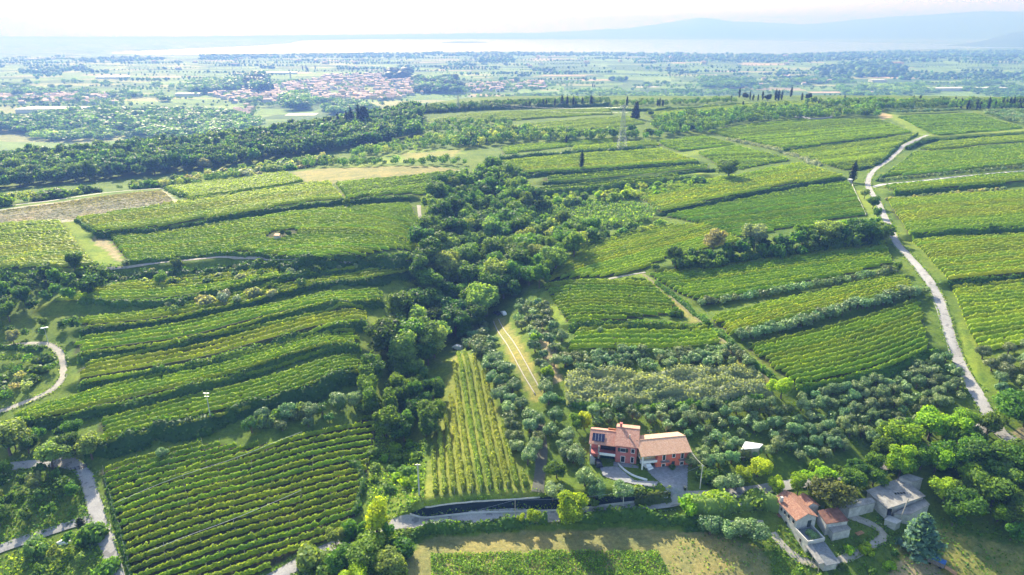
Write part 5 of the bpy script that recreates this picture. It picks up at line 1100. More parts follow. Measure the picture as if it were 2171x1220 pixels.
m = MB(); m.box(3.6, 4.0, 2.4, 2.8, 7, 8.4); m.build('chimney', M['post'], A)
for x, z, w_, h_ in [(2.1, 3.9, 1.5, 1.2), (5.0, 3.9, .9, 1.3), (2.2, .35, 1.1, 2.0), (5.0, .5, .8, 1.9)]:
    wn = window(A, x, 0, z, w_, h_)
    if x == 2.1 and z > 3:
        for s in (-1, 1):
            q = MB(); q.box(x + s * 1.15 - .35, x + s * 1.15 + .35, -.1, -.02, z - .02, z + h_ + .02); q.build('shutter', M['shutter'], A)
m = MB(); m.box(-7.6, -.02, 1.6, 10.4, -1, 2.5); m.box(-7.7, -.02, -.6, 1.6, 2.35, 2.6); m.build('ground_floor', M['redwall'], A)
m = MB(); m.box(-4.6, -.3, 1.45, 1.58, 0, 2.3); m.build('garage_door', M['greendoor'], A)
m = MB(); m.box(-4.8, -.05, -.75, -.6, 2.35, 3.2); m.build('parapet', M['white'], A)
for x in (-5.0, -7.5):
    m = MB(); m.box(x - .2, x + .2, -.5, -.1, -.5, 5.2); m.build('pillar', M['stone'], A)
m = MB(); m.box(-4.6, -.2, 1.9, 1.97, 2.7, 5.1); m.build('glazing', M['darkglass'], A)
m = MB()
for i in range(10): m.box(-7.4 + i * .23, -7.17 + i * .23, -2.0, -.8, -.5, 2.4 - i * .24)
m.build('stairs', M['concrete'], A)
m = MB(); m.box(-.4, 7.0, -1.8, -.05, -.6, .12); m.build('terrace', M['paving'], A)
# orange red house
a, rz, L = frame_of((1360, 997), (1457, 986))
B = empty('orange_house', (a[0], a[1], a[2]), rz); tag(B, 'orange red house with pale tiled roof, balconies and open carport', 'house')
x1 = 14.6
walls(B, 4.7, x1, 0, 10.0, 5.0, 6.9, 'orangewall')
m = MB(); m.box(0, 4.69, 1.6, 9.97, 2.4, 4.95); m.box(0, 4.69, 6.0, 9.97, -1, 2.35); m.build('recessed_wall', M['yellowwall'], B)
m = MB(); m.v = [(0.02, 0, 4.4), (0.02, 10, 4.4), (0.02, 10, 4.98), (0.02, 5, 6.86), (0.02, 0, 4.98), (.25, 0, 4.4), (.25, 10, 4.4), (.25, 10, 4.98), (.25, 5, 6.86), (.25, 0, 4.98)]
m.f = [[0, 4, 3, 2, 1], [5, 6, 7, 8, 9], [0, 1, 6, 5], [1, 2, 7, 6], [0, 5, 9, 4]]; m.m = [0] * 5; m.build('gable', M['yellowwall'], B)
m = MB(); m.box(0, 4.65, .05, 1.6, 2.2, 2.42); m.box(-.05, 4.65, -.05, .1, 2.2, 3.0); m.build('balcony', M['white'], B)
m = MB(); m.box(0, .4, 0, .4, -1, 4.9); m.build('pillar', M['white'], B)
m = MB(); m.box(4.35, 4.66, .15, 1.55, -1, 2.2); m.build('pier', M['orangewall'], B)
gable(B, 0, x1, 0, 10, 5.0, 6.9, mat='tiles_pale', over=.5)
m = MB(); m.box(4.2, 4.25, 6.3, 6.35, 7, 9.4); m.box(3.4, 5.0, 6.31, 6.34, 9.2, 9.24); m.build('aerial', M['greysteel'], B)
for x, z, w_, h_ in [(6.7, 2.75, .8, 2.0), (9.7, 3.4, .8, 1.2), (12.4, 2.75, .8, 2.0), (6.7, .5, 1.0, .9), (12.4, .5, 1.0, 1.0)]: window(B, x, 0, z, w_, h_, glass='shutter')
window(B, 2.6, 1.6, 3.2, 1.1, 1.1); window(B, 2.5, 0, 3.0, .7, .9, ax='y'); window(B, 6.5, 0, 3.0, .7, .9, ax='y')
m = MB(); m.box(9.2, 10.2, -.06, .02, -.2, 2.0); m.build('door', M['shutter'], B)
for x in (6.9, 12.5):
    m = MB(); m.box(x - 1.3, x + 1.3, -1.0, -.02, 2.45, 2.6)
    for i in range(9): m.box(x - 1.28 + i * .315, x - 1.25 + i * .315, -.98, -.95, 2.6, 3.4)
    m.box(x - 1.3, x + 1.3, -1.0, -.94, 3.4, 3.46); m.build('balcony', M['deadwood'], B)
# cars
def car(loc, rz, paint, label, van=False):
    e = empty('parked_car', loc, rz); tag(e, label, 'car'); L, W_, H = (4.6, 1.8, 1.95) if van else (4.2, 1.75, 1.45)
    pr = [(-L / 2, .35), (-L / 2, .85), (-L / 2 + .15, H * .62), (-L * .42 if van else -L * .36, H), (L * .16 if not van else L * .2, H), (L * .30, H * .62), (L / 2 - .1, H * .55), (L / 2, .6), (L / 2, .35)]
    m = MB(); n = len(pr)
    for s in (-1, 1):
        for x, z in pr: m.v.append((x, s * (W_ / 2 - (.16 if z > H * .8 else 0)), z))
    m.f.append(list(range(n))); m.f.append([n + i for i in reversed(range(n))]); m.m += [0, 0]
    for i in range(n): j = (i + 1) % n; m.f.append([i, n + i, n + j, j]); m.m.append(0)
    m.build('body', M[paint], e)
    g = MB(); zt = H - .12; zb = H * .64
    for s in (-1, 1): y = s * (W_ / 2 - .045); yy = s * (W_ / 2 - .135); g.slab([(-L * .36, y + .0, zb), (L * .24, y, zb), (L * .15, yy, zt), (-L * .33, yy, zt)] if s < 0 else [(-L * .33, yy, zt), (L * .15, yy, zt), (L * .24, y, zb), (-L * .36, y, zb)], .03)
    g.build('side_windows', M['darkglass'], e)
    g = MB(); g.slab([(L * .285, -W_ / 2 + .15, zb + .03), (L * .285, W_ / 2 - .15, zb + .03), (L * .185, W_ / 2 - .2, zt + .02), (L * .185, -W_ / 2 + .2, zt + .02)], .03); g.build('windscreen', M['darkglass'], e)
    for x in (-L * .31, L * .31):
        for s in (-1, 1):
            t = MB(); t.tube((x, s * (W_ / 2 - .22), .33), (x, s * (W_ / 2 + .01), .33), .33, .33, 14); wo_ = t.build('wheel', M['rubber'], e)
            t = MB(); t.tube((x, s * (W_ / 2 + .011), .33), (x, s * (W_ / 2 + .025), .33), .2, .2, 10); t.build('rim', M['greysteel'], wo_)
    for s in (-1, 1): t = MB(); t.box(L / 2 - .02, L / 2 + .015, s * .6 - .16, s * .6 + .16, .62, .78); t.build('headlight', M['white'], e)
    return e
lb = local(tuple(B.location), rz)
car(lb(1.9, 1.0, .19), rz - 1.25, 'carwhite', 'white car parked nose out under the carport')
p = P(970, 741); car(p, 2.6, 'carwhite', 'white van parked at the top of the centre vineyard', True)
p = P(1068, 667); car(p, 1.9, 'carwhite', 'white car parked under the trees above the white strips')
p = P(1054, 667); car(p, 2.2, 'cardark', 'dark car beside the white one above the white strips')
p = P(1267, 985); car(p, 1.8, 'cardark', 'dark car parked left of the red house garage')

# old farmhouse: axis from the back-left corner to the near corner
za = 1.0
c0 = G(1644, 1054, za + 6.0); c1 = G(1689, 1101, za + 6.0); c2 = G(1732, 1095, za + 6.0)
zc = float(T(*(.5 * (c0 + c1))[:2])); zg = min(zc, float(T(*c1[:2])))
c0 = G(1644, 1054, zg + 6.2); c1 = G(1689, 1101, zg + 6.2); c2 = G(1732, 1094, zg + 6.2)
LL = np.hypot(*(c1 - c0)[:2]); WW = max(6.0, np.hypot(*(c2 - c1)[:2])); ang = math.atan2(c1[1] - c0[1], c1[0] - c0[0])   # +x local runs towards the camera
Fh = empty('old_farmhouse', (c0[0], c0[1], zg), ang); tag(Fh, 'derelict white farmhouse with weathered red roof and flat terrace annex', 'house')
# local: x from c0 to c1, y to the left of it (away to the right in the picture is +y)
sg = 1 if np.cross((c1 - c0)[:2], (c2 - c1)[:2]) > 0 else -1
walls(Fh, 0, LL, 0, WW, 6.0, 7.5, 'offwhite', zb=-1.5); gable(Fh, 0, LL, 0, WW, 6.0, 7.5, mat='tiles_old', over=.35)
walls(Fh, 1.0, 5.0, WW + .02, WW + 4.2, 5.0, 6.4, 'offwhite', name='wing_wall'); gable(Fh, 1.0, 5.0, WW - .2, WW + 4.3, 5.2, 6.5, mat='tiles_old', name='wing_roof', over=.25)
m = MB(); m.box(LL * .2, LL * .2 + .7, -.1, .6, 5.6, 7.8); m.build('chimney', M['offwhite'], Fh)
for x in (LL * .14, LL * .34, LL * .5, LL * .68, LL * .9): window(Fh, x, 0, 4.1, .8, 1.0, frame='stone')
for x in (LL * .12, LL * .62): window(Fh, x, 0, 1.4, .8, 1.1, frame='stone')
m = MB(); m.box(LL * .3 - .6, LL * .3 + .6, -.06, .03, 0, 2.4); m.build('door', M['deadwood'], Fh)
m = MB(); m.box(LL * .3 - 1.0, LL * .3 + 1.0, -.9, -.02, 2.5, 2.62); m.build('door_canopy', M['tiles_old'], Fh)
m = MB(); m.box(LL - .03, LL + .06, WW * .6, WW * .6 + 1.1, 2.9, 5.0); m.build('upper_door', M['shutter'], Fh)
tl = 5.4
m = MB(); m.box(LL + .02, LL + tl, 0, WW * .82, -1.5, 2.7); m.build('annex', M['offwhite'], Fh)
m = MB(); m.box(LL + .1, LL + tl - .25, .25, WW * .82 - .25, 2.7, 2.76); m.build('terrace_floor', M['slate'], Fh)
m = MB(); m.box(LL + .02, LL + tl, -.1, .15, 2.7, 3.5); m.box(LL + .02, LL + tl, WW * .82 - .15, WW * .82 + .1, 2.7, 3.5); m.box(LL + tl - .15, LL + tl + .1, -.1, WW * .82 + .1, 2.702, 3.502); m.build('parapet', M['concrete'], Fh)
m = MB(); k_ = LL + tl + .12; m.slab([(k_, 1.0, 2.3), (k_, WW * .85, 2.3), (k_ + 6.2, WW * .85, .9), (k_ + 6.2, 1.0, .9)][::-1], .15); m.build('lean_to_roof', M['slate'], Fh)
m = MB(); m.slab([(k_, -.6, 2.2), (k_, 1.0, 2.6), (k_ + 5.6, 1.0, 1.3), (k_ + 5.6, -.6, 1.2)][::-1], .12); m.build('canopy', M['grey_roof'], Fh)
m = MB(); m.box(k_, k_ + 5.5, 1.2, WW * .8, -1.6, .8); m.build('lean_to_wall', M['offwhite'], Fh)
m = MB()
for q in ((k_ + 5.4, -.4), (k_ + 2.7, -.4)): m.box(q[0], q[0] + .12, q[1], q[1] + .12, -1.6, 1.4)
m.build('canopy_posts', M['post'], Fh)
window(Fh, LL + tl * .5, 0, .9, .7, 1.1, frame='stone')
def shed(name, label, quad, hs, roof, wall, th=.18, pitch=0, cat='shed', openside=False, z0=None):
    """mono-pitch shed from four pixel corners of its roof (near-left, near-right, far-right, far-left) with heights above ground"""
    zg_ = z0 if z0 is not None else float(np.mean([T(*G(*q, 2)[:2]) for q in quad])); pts = [G(q[0], q[1], zg_ + h) for q, h in zip(quad, hs)]
    c = np.mean(pts, 0); e = empty(name, (c[0], c[1], zg_)); tag(e, label, cat)
    loc = [(p[0] - c[0], p[1] - c[1], p[2] - zg_) for p in pts]; m = MB(); m.slab(loc, th); m.build('roof', M[roof], e)
    inn = [(x * .93, y * .93) for x, y, z in loc]; m = MB(); m.prism(inn, -1.5, [z - th - .02 for x, y, z in loc]); m.build('wall', M[wall], e); return e, loc
e, lc = shed('barn', 'large shed with worn grey fibre cement roof and a hole in it', [(1881,1079),(1963,1052),(1912,1012),(1836,1040)], [2.3, 2.3, 2.9, 2.9], 'grey_roof', 'offwhite')
q = np.array(lc); cc = q[0] * .28 + q[1] * .32 + q[2] * .25 + q[3] * .15
m = MB()
for k in range(4): m.box(cc[0] - 1.6 + k * .85, cc[0] - 1.0 + k * .85, cc[1] - .4 + k * .12, cc[1] + .35 + k * .12, cc[2] + .02, cc[2] + .10)
m.build('roof_hole', M['darkglass'], e)
m = MB(); pq = q[0] * .9; m.box(pq[0] - .1, pq[0] + .9, pq[1] - .55, pq[1] - .3, 0, 2); m.build('doorway', M['darkglass'], e)
shed('lean_to_shed', 'lower shed roof in front of the large grey roofed one', [(1893,1089),(1928,1092),(1972,1070),(1960,1057)], [2.6, 2.6, 3.0, 3.3], 'grey_roof', 'offwhite')
shed('small_shed', 'small white walled shed beside the leaning pole', [(1875,1102),(1901,1111),(1912,1104),(1885,1092)], [2.4, 2.4, 2.7, 2.7], 'concrete', 'offwhite')
shed('back_shed', 'small grey roof half hidden behind the large shed', [(1905,1012),(1935,1022),(1958,1015),(1925,1004)], [2, 2, 2.3, 2.3], 'grey_roof', 'offwhite')
shed('wing_shed', 'long low white walled wing behind the farmhouse', [(1800,1079),(1858,1065),(1848,1055),(1780,1062)], [2.6, 2.6, 3.2, 3.2], 'grey_roof', 'offwhite')
shed('brown_shed', 'lean shed with dark rusty roof beside the farmhouse', [(1752,1111),(1800,1104),(1775,1074),(1733,1083)], [3.0, 3.0, 4.0, 4.0], 'brown_roof', 'offwhite')
shed('open_shed', 'corrugated pale roof in front of the rusty one', [(1766,1130),(1805,1122),(1790,1106),(1752,1113)], [2.7, 2.7, 3.0, 3.0], 'grey_roof', 'offwhite')
shed('garden_shed', 'flat white roofed shelter in the olive grove', [(1571,953),(1610,950),(1618,942),(1580,936)], [1.6, 1.6, 1.7, 1.7], 'white', 'post')
shed('stone_hut', 'tiny pale hut standing inside the wide vineyard', [(580,500),(592,500),(594,495),(583,495)], [2.6, 2.6, 2.9, 2.9], 'tiles_pale', 'offwhite')
# tractor trailer with blue tarp
p = P(1983, 1198); e = empty('farm_trailer', p, -0.75); tag(e, 'blue tarp covered trailer with an orange plank ramp', 'trailer')
m = MB(); m.box(-2.0, 2.0, -.9, .9, .6, .75); m.box(-1.9, 1.9, -.82, .82, .75, 1.9); m.build('bed', M['deadwood'], e)
m = MB(); m.slab([(-2.1, -1.0, 1.95), (2.1, -1.0, 1.95), (2.1, .2, 2.35), (-2.1, .2, 2.35)], .06); m.slab([(-2.1, .2, 2.35), (2.1, .2, 2.35), (2.1, 1.0, 2.0), (-2.1, 1.0, 2.0)], .06); m.build('tarp', M['bluetarp'], e)
m = MB(); m.slab([(2.1, -.7, .7), (4.9, -.7, .12), (4.9, .7, .12), (2.1, .7, .7)], .07); m.build('ramp', M['planks'], e)
for x in (-1.2, 1.2):
    for s in (-1, 1): m = MB(); m.tube((x, s * .75, .35), (x, s * .95, .35), .35, .35, 12); m.build('wheel', M['rubber'], e)

def small(name, label, cat, px, build, mat, rz=0.0):
    p = P(*px); m = MB(); build(m); o = m.build(name, M[mat]); o.location = tuple(map(float, p + (0, 0, .12))); o.rotation_euler = (0, 0, rz); return tag(o, label, cat)
def _pile(m):
    for k in range(7): m.tube((-1.2, -.5 + .16 * k, .12 + .1 * (k % 2)), (1.2, -.5 + .16 * k, .12 + .1 * (k % 2)), .09, .08, 6)
def _water(m):
    m.box(-.55, .55, -.45, .45, .1, 1.0); m.box(-.6, .6, -.5, .5, 0, .1); m.tube((0, 0, 1.0), (0, 0, 1.12), .2, .2, 8)
def _bin(m):
    m.prism([(-.3, -.3), (.3, -.3), (.36, .36), (-.36, .36)], 0, [1.0] * 4); m.slab([(-.36, -.4, 1.08), (.36, -.4, 1.08), (.4, .4, 1.16), (-.4, .4, 1.16)], .06)
small('log_pile', 'stack of pale logs in front of the open farm shed', 'log pile', (1822, 1132), _pile, 'planks', .4)
small('water_tank', 'white plastic water tank beside the old farmhouse', 'water tank', (1722, 1108), _water, 'white')
small('water_tank', 'white plastic water tank beside the roof of the white garden shelter', 'water tank', (1630, 955), _water, 'white', .5)
small('rubbish_bin', 'dark bin beside the orange red house drive', 'bin', (1452, 1040), _bin, 'shutter')
# walls, banks, strips
def lowwall(name, label, px, h_, th, mat, cat='wall', base=-.4):
    W = resample(smoothline(PL(px), 1), 1.5); t = np.gradient(W[:, :2], axis=0); t /= np.linalg.norm(t, axis=1, keepdims=True) + 1e-9; nn = np.column_stack([-t[:, 1], t[:, 0]]) * th / 2
    n = len(W); V = np.concatenate([np.column_stack([W[:, :2] + nn * s, W[:, 2] + z]) for s, z in ((1, base), (1, h_), (-1, h_), (-1, base))]); ii = np.arange(4 * n).reshape(4, n)
    F = np.concatenate([np.stack([ii[a, :-1], ii[a, 1:], ii[(a + 1) % 4, 1:], ii[(a + 1) % 4, :-1]], -1) for a in range(4)] + [np.array([[ii[0, 0], ii[1, 0], ii[2, 0], ii[3, 0]], [ii[3, -1], ii[2, -1], ii[1, -1], ii[0, -1]]])])
    return tag(mk(name, V, F, M[mat]), label, cat)
lowwall('retaining_wall', 'low pale concrete wall between lane and dark bank', [(869,1092),(982,1091),(1104,1088),(1155,1085),(1240,1080)], .55, .3, 'concrete', 'wall')
lowwall('retaining_wall', 'concrete wall along the lane under the red house', [(1240,1079),(1316,1070),(1416,1058)], .7, .3, 'concrete', 'wall')
lowwall('stone_wall', 'pale stone wall curving left of the farmhouse', [(1503,1087),(1530,1082),(1580,1077),(1640,1072)], 1.6, .5, 'offwhite', 'wall')
lowwall('garden_wall', 'curved white garden wall between the two drives', [(1310,985),(1325,1000),(1345,1012),(1372,1020)], .6, .25, 'white', 'wall')
lowwall('bank_coping', 'pale fence line along the top of the dark bank', [(901,1077),(950,1070),(1003,1066),(1080,1061),(1145,1056)], .35, .3, 'chalk', 'kerb')
lowwall('enclosure_wall', 'grey stone wall of the roofless hilltop enclosure', [(1683,250),(1705,254),(1722,258),(1745,256),(1766,254),(1755,247),(1720,246),(1700,246)], 3.0, .8, 'paving', 'wall')
def drape(name, A_, B_, mat, lift, label, cat, n=60, m_=7):
    a, b = PL(A_), PL(B_)
    def rs(W):
        d = np.concatenate([[0], np.cumsum(np.hypot(*np.diff(W[:, :2], axis=0).T))]); s = np.linspace(0, d[-1], n); return np.column_stack([np.interp(s, d, W[:, 0]), np.interp(s, d, W[:, 1])])
    a, b = rs(a), rs(b); V = []
    for k in range(m_): f = k / (m_ - 1); xy = a * (1 - f) + b * f; V.append(np.column_stack([xy, T(xy[:, 0], xy[:, 1]) + lift]))
    V = np.concatenate(V); ii = np.arange(n * m_).reshape(m_, n); F = np.stack([ii[:-1, :-1], ii[1:, :-1], ii[1:, 1:], ii[:-1, 1:]], -1).reshape(-1, 4)
    return tag(mk(name, V, F, M[mat], smooth=True), label, cat)
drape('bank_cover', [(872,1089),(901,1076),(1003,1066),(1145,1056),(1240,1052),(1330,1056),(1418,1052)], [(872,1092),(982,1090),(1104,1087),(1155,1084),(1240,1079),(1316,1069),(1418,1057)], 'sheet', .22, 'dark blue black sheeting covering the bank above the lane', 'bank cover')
for k, (px, lab) in enumerate([([(1046,682),(1075,733),(1105,790),(1135,838)], 'left long white strip in the grassy clearing'), ([(1057,678),(1085,722),(1120,782),(1147,830)], 'right long white strip in the grassy clearing')]):
    W = resample(PL(px), 1.5); 
    lowwall('crop_strip', lab, px, .3, .3, 'post', 'crop strip')
def pole(base_px, h, r, mat, label, arms=(), name='utility_pole', lean=0.0):
    p = P(*base_px); e = empty(name, p, 0); tag(e, label, 'pole'); e.rotation_euler = (0, lean, 0)
    m = MB(); m.tube((0, 0, -.5), (0, 0, h), r * 1.25, r * .8, 9); m.build('shaft', M[mat], e)
    for z, l in arms:
        m = MB(); m.box(-l / 2, l / 2, -.06, .06, z - .07, z + .07); am = m.build('crossarm', M['greysteel'], e)
        for s in (-1, 0, 1): m = MB(); m.tube((s * l * .45, 0, z + .07), (s * l * .45, 0, z + .3), .05, .04, 6); m.build('insulator', M['concrete'], am)
    return p + (0, 0, h)
t0 = pole((889,1050), 10.5, .2, 'concrete', 'tall pale concrete pole at the left of the centre vineyard', [(10.2, 1.6)])
t1 = pole((1092,1108), 7.5, .09, 'post', 'thin pole in the roadside hedge left of the lime tree')
t2 = pole((1320,1084), 6.5, .12, 'concrete', 'pole with a small box beside the lane under the red house', [(6.2, .9)])
t3 = pole((1484,1036), 8.0, .13, 'concrete', 'pole at the right corner of the paved drive', [(7.6, .9)])
t4 = pole((447,890), 10, .14, 'concrete', 'pole with transformer arms on the lowest left terrace', [(9.8, 2.0), (8.6, 1.6)])
t5 = pole((103,730), 7, .1, 'concrete', 'pole carrying two white discs above the curling track')
t6 = pole((1904,1114), 9, .14, 'post', 'leaning wooden pole beside the small shed', lean=.12)
e = bpy.data.objects.get('utility_pole.004') or bpy.data.objects['utility_pole']
for o in bpy.data.objects:
    if o.get('label', '').startswith('pole carrying two white'):
        for s in (-1, 1):
            m = MB(); V, F = sph((s * .8, 0, 7 + s * .15), (.85, .6, .22), 10, 6); mk('disc', V, F, M['white'], o)
def wire(a, b, sag, r, label, name='power_line'):
    m = MB(); pts = [np.array(a) * (1 - f) + np.array(b) * f - np.array((0, 0, sag * 4 * f * (1 - f))) for f in np.linspace(0, 1, 13)]
    for p, q in zip(pts[:-1], pts[1:]): m.tube(p, q, r, r, 4)
    return tag(m.build(name, M['greysteel']), label, 'cable')
wire(t1, t2, .8, .03, 'thin cable between the two lane poles'); wire(t2, t3, .8, .03, 'cable from the lane pole to the drive pole')
bb = local(tuple(B.location), rz)(14.8, .2, 5.2)
rzB = B.rotation_euler[2]; bb = local(tuple(B.location), rzB)(14.8, .2, 5.2)
wire(t3, bb, .4, .035, 'cable from the drive pole to the orange red house'); wire(t1, P(870, 1128) + (0, 0, 2), .4, .03, 'stay cable running down left from the hedge pole')
# fence posts by the lane
for px, py in [(750,1153),(735,1166),(720,1175),(705,1182),(691,1190),(676,1198),(661,1208),(646,1217)]:
    p = P(px, py); m = MB(); m.tube((0, 0, -.3), (0, 0, 1.9), .07, .06, 6); o = m.build('fence_post', M['deadwood']); o.location = tuple(map(float, p)); tag(o, 'short wooden post in the row beside the lower lane', 'fence post', 'posts beside the lower lane')
for px, lab in [([(253,1078),(642,928)], 'upper white irrigation pipe crossing the wired vineyard'), ([(320,1183),(490,1118),(640,1053)], 'lower white irrigation pipe crossing the wired vineyard')]:
    W = resample(PL(px), 6); m = MB()
    for p, q in zip(W[:-1], W[1:]): m.tube(p + (0, 0, 2.15), q + (0, 0, 2.15), .035, .035, 5)
    tag(m.build('irrigation_pipe', M['white']), lab, 'pipe')
lowwall('vineyard_fence', 'pale fence edging the striped triangular field', [(1806,392),(1820,425),(1836,458)], 1.0, .15, 'chalk', 'fence')
# gatepost shrine
p = P(1801, 391); e = empty('gatepost', p, .3); tag(e, 'squat pale stone gatepost at the foot of the lone cypress', 'gatepost')
m = MB(); m.box(-1.0, 1.0, -1.0, 1.0, -.3, 3.0); m.build('pillar', M['stone'], e); m = MB(); m.box(-1.2, 1.2, -1.2, 1.2, 3.0, 3.3); m.prism([(-1.1, -1.1), (1.1, -1.1), (1.1, 1.1), (-1.1, 1.1)], 3.3, [3.5] * 4); m.build('cap', M['white'], e)
# road gate bar
p0, p1 = P(152, 1001), P(186, 993); m = MB(); 
for z in (.5, .9, 1.3): m.tube(p0 + (0, 0, z), p1 + (0, 0, z), .06, .06, 6)
for f in np.linspace(0, 1, 5): q = p0 * (1 - f) + p1 * f; m.tube(q + (0, 0, -.2), q + (0, 0, 1.5), .07, .07, 6)
tag(m.build('metal_gate', M['cardark']), 'dark metal gate across the left lane', 'gate')
# rubbish heap lower left
V, F = sph((0, 0, 0), (1.9, 1.2, .7), 10, 6); V += rng.normal(size=V.shape) * .15; o = mk('rubble_heap', V, F, M['white']); o.location = tuple(map(float, P(136, 1150))); tag(o, 'pale rubble heap in the lower left corner', 'rubble heap')

# pylon
def pylon(px, h, label, wb=6.0):
    p = P(*px); e = empty('electricity_pylon', p, .2); tag(e, label, 'pylon'); m = MB(); r = .10
    def wd(z): f = z / h; return wb * (1 - f) ** 1.3 * .5 + .7
    zs = np.linspace(0, h, 15)
    for sx in (-1, 1):
        for sy in (-1, 1):
            for a, b in zip(zs[:-1], zs[1:]): m.tube((sx * wd(a), sy * wd(a), a), (sx * wd(b), sy * wd(b), b), r, r, 4)
    for a, b in zip(zs[:-1], zs[1:]):
        for s in (-1, 1):
            m.tube((-wd(a), s * wd(a), a), (wd(b), s * wd(b), b), r * .7, r * .7, 4); m.tube((wd(a), s * wd(a), a), (-wd(b), s * wd(b), b), r * .7, r * .7, 4)
            m.tube((s * wd(a), -wd(a), a), (s * wd(b), wd(b), b), r * .7, r * .7, 4); m.tube((s * wd(a), wd(a), a), (s * wd(b), -wd(b), b), r * .7, r * .7, 4)
        for s in (-1, 1): m.tube((-wd(b), s * wd(b), b), (wd(b), s * wd(b), b), r * .7, r * .7, 4)
    m.build('lattice', M['greysteel'], e); tips = []
    for z, l in ((h * .98, 3.2), (h * .86, 3.8), (h * .5, 0)):
        if not l: continue
        m = MB()
        for s in (-1, 1):
            m.tube((s * .6, 0, z + .8), (s * l, 0, z), r, r * .7, 4); m.tube((s * .6, .6, z), (s * l, 0, z), r, r * .7, 4); m.tube((s * .6, -.6, z), (s * l, 0, z), r, r * .7, 4)
            tips.append(p + (s * l * cos(.2), s * l * sin(.2), z - 1))
        am = m.build('crossarm', M['greysteel'], e)
        for s in (-1, 1): m = MB(); m.tube((s * l, 0, z), (s * l, 0, z - 1.2), .14, .14, 5); m.build('insulator', M['white'], am)
    return tips
ta = pylon((1318,316), 37, 'tall lattice pylon standing above the hill vineyards'); tb = pylon((972,236), 20, 'smaller pylon on the left end of the ridge', 4)
for k, lab in ((0, 'upper left'), (1, 'upper right'), (3, 'lower right')): wire(ta[k], tb[k], 6, .02, f'{lab} power line strung between the two pylons')

# ------------------------------------------------------------------ the plain
def plainpt(px, py): return G(px, py, PLAIN)
fw = {'V': [], 'F': [], 'C': [], 'n': 0}
blobs = [crown('broad', 26, .30, s) for s in (1, 2, 3)]
def pblob(p, h, w_, tint='dark', cyp=False):
    near_ = p[1] < 2900 and h > 7
    V, F = cyp_b if cyp else (PROTO['broad'][random.randrange(7)]['far'] if near_ else blobs[random.randrange(6)])
    if near_ and not cyp: w_ *= 1.15; h *= 1.1
    rz = random.uniform(0, 6.3); c, s = cos(rz), sin(rz); W = np.column_stack([(V[:, 0] * c - V[:, 1] * s) * w_ + p[0], (V[:, 0] * s + V[:, 1] * c) * w_ + p[1], V[:, 2] * h + p[2] - .3])
    fw['V'].append(W); fw['F'].append(F + fw['n']); fw['C'].append(np.tile(np.array(TINT[tint]) * random.uniform(.95, 1.5), (len(W), 1))); fw['n'] += len(W)
# keep blobs light: few lobes
def light(seed):
    R = np.random.default_rng(seed); V, F = sph((0, 0, .52), (.42, .42, .44), 9, 6); V = V + R.normal(size=V.shape) * .055; return V, F
blobs = [light(s) for s in range(6)]
_cv, _cf = sph((0, 0, .5), (.10, .10, .52), 6, 6); cyp_b = (_cv, _cf)
def pwood(poly, step, hr, tints=('dark', 'dark', 'deep', 'mid'), wx=1.3, n=None):
    W = np.array([plainpt(*q) for q in poly])[:, :2]; ar = .5 * abs(np.dot(W[:, 0], np.roll(W[:, 1], 1)) - np.dot(W[:, 1], np.roll(W[:, 0], 1))); k = int(min(n or 900, ar / step ** 2))
    x0, y0 = W.min(0); x1, y1 = W.max(0); X = rng.uniform(x0, x1, k * 6 + 50); Y = rng.uniform(y0, y1, k * 6 + 50); ok = inpoly(X, Y, W)
    for x, y in list(zip(X[ok], Y[ok]))[:k]: h = random.uniform(*hr) * random.choice((.8, 1, 1.25)); pblob((x, y, float(T(x, y))), h, h * wx * random.uniform(.9, 1.6), random.choice(tints))
def prow(a, b, step, hr, wx=1.2, tints=('dark', 'deep', 'mid'), cyp=False, jit=4):
    a, b = plainpt(*a), plainpt(*b); L = np.hypot(*(b - a)[:2]); n = max(2, int(L / step))
    for f in np.linspace(0, 1, n):
        p = a * (1 - f) + b * f; h = random.uniform(*hr); x, y = p[0] + random.uniform(-jit, jit), p[1] + random.uniform(-jit, jit); pblob((x, y, float(T(x, y))), h, h * wx, random.choice(tints), cyp)
# near plain woods on the left
pwood([(-60,262),(0,258),(150,245),(330,240),(460,245),(520,262),(440,285),(300,286),(160,288),(0,285)], 14, (13,20), ('deep','deep','dark'), n=520)
pwood([(60,292),(130,284),(250,284),(300,290),(200,300),(100,300)], 12, (8,14), ('mid','dark','pale'), n=300)
pwood([(280,262),(480,245),(560,262),(520,290),(400,300),(320,296)], 12, (10,18), ('mid','dark'), n=400)
pwood([(400,182),(510,174),(515,186),(460,200),(405,200)], 13, (15,24), n=300); pwood([(525,174),(560,172),(562,198),(535,198)], 12, (22,34), ('deep','cyp'), n=120)
pwood([(818,158),(866,156),(868,170),(820,170)], 14, (20,30), ('deep','cyp'), n=120); pwood([(880,176),(970,172),(975,200),(885,200)], 13, (16,28), ('deep','cyp','dark'), n=220)
pwood([(605,218),(645,208),(650,235),(615,236)], 12, (16,26), n=100); pwood([(680,230),(740,222),(800,236),(700,244)], 13, (10,16), n=120)
pwood([(1720,150),(1860,135),(1920,150),(1900,165),(1740,165)], 26, (14,22), n=500); pwood([(1480,172),(1590,170),(1600,188),(1490,190)], 18, (12,20), n=220)
pwood([(1640,168),(1800,165),(1810,178),(1660,180)], 18, (10,16), n=220); pwood([(1760,186),(1960,182),(1980,200),(1900,210),(1800,206)], 16, (8,16), ('pale','mid','dark'), n=260)
pwood([(1640,120),(1800,112),(2171,108),(2400,108),(2400,140),(2171,136),(1900,138),(1700,130)], 42, (13,20), n=1500)
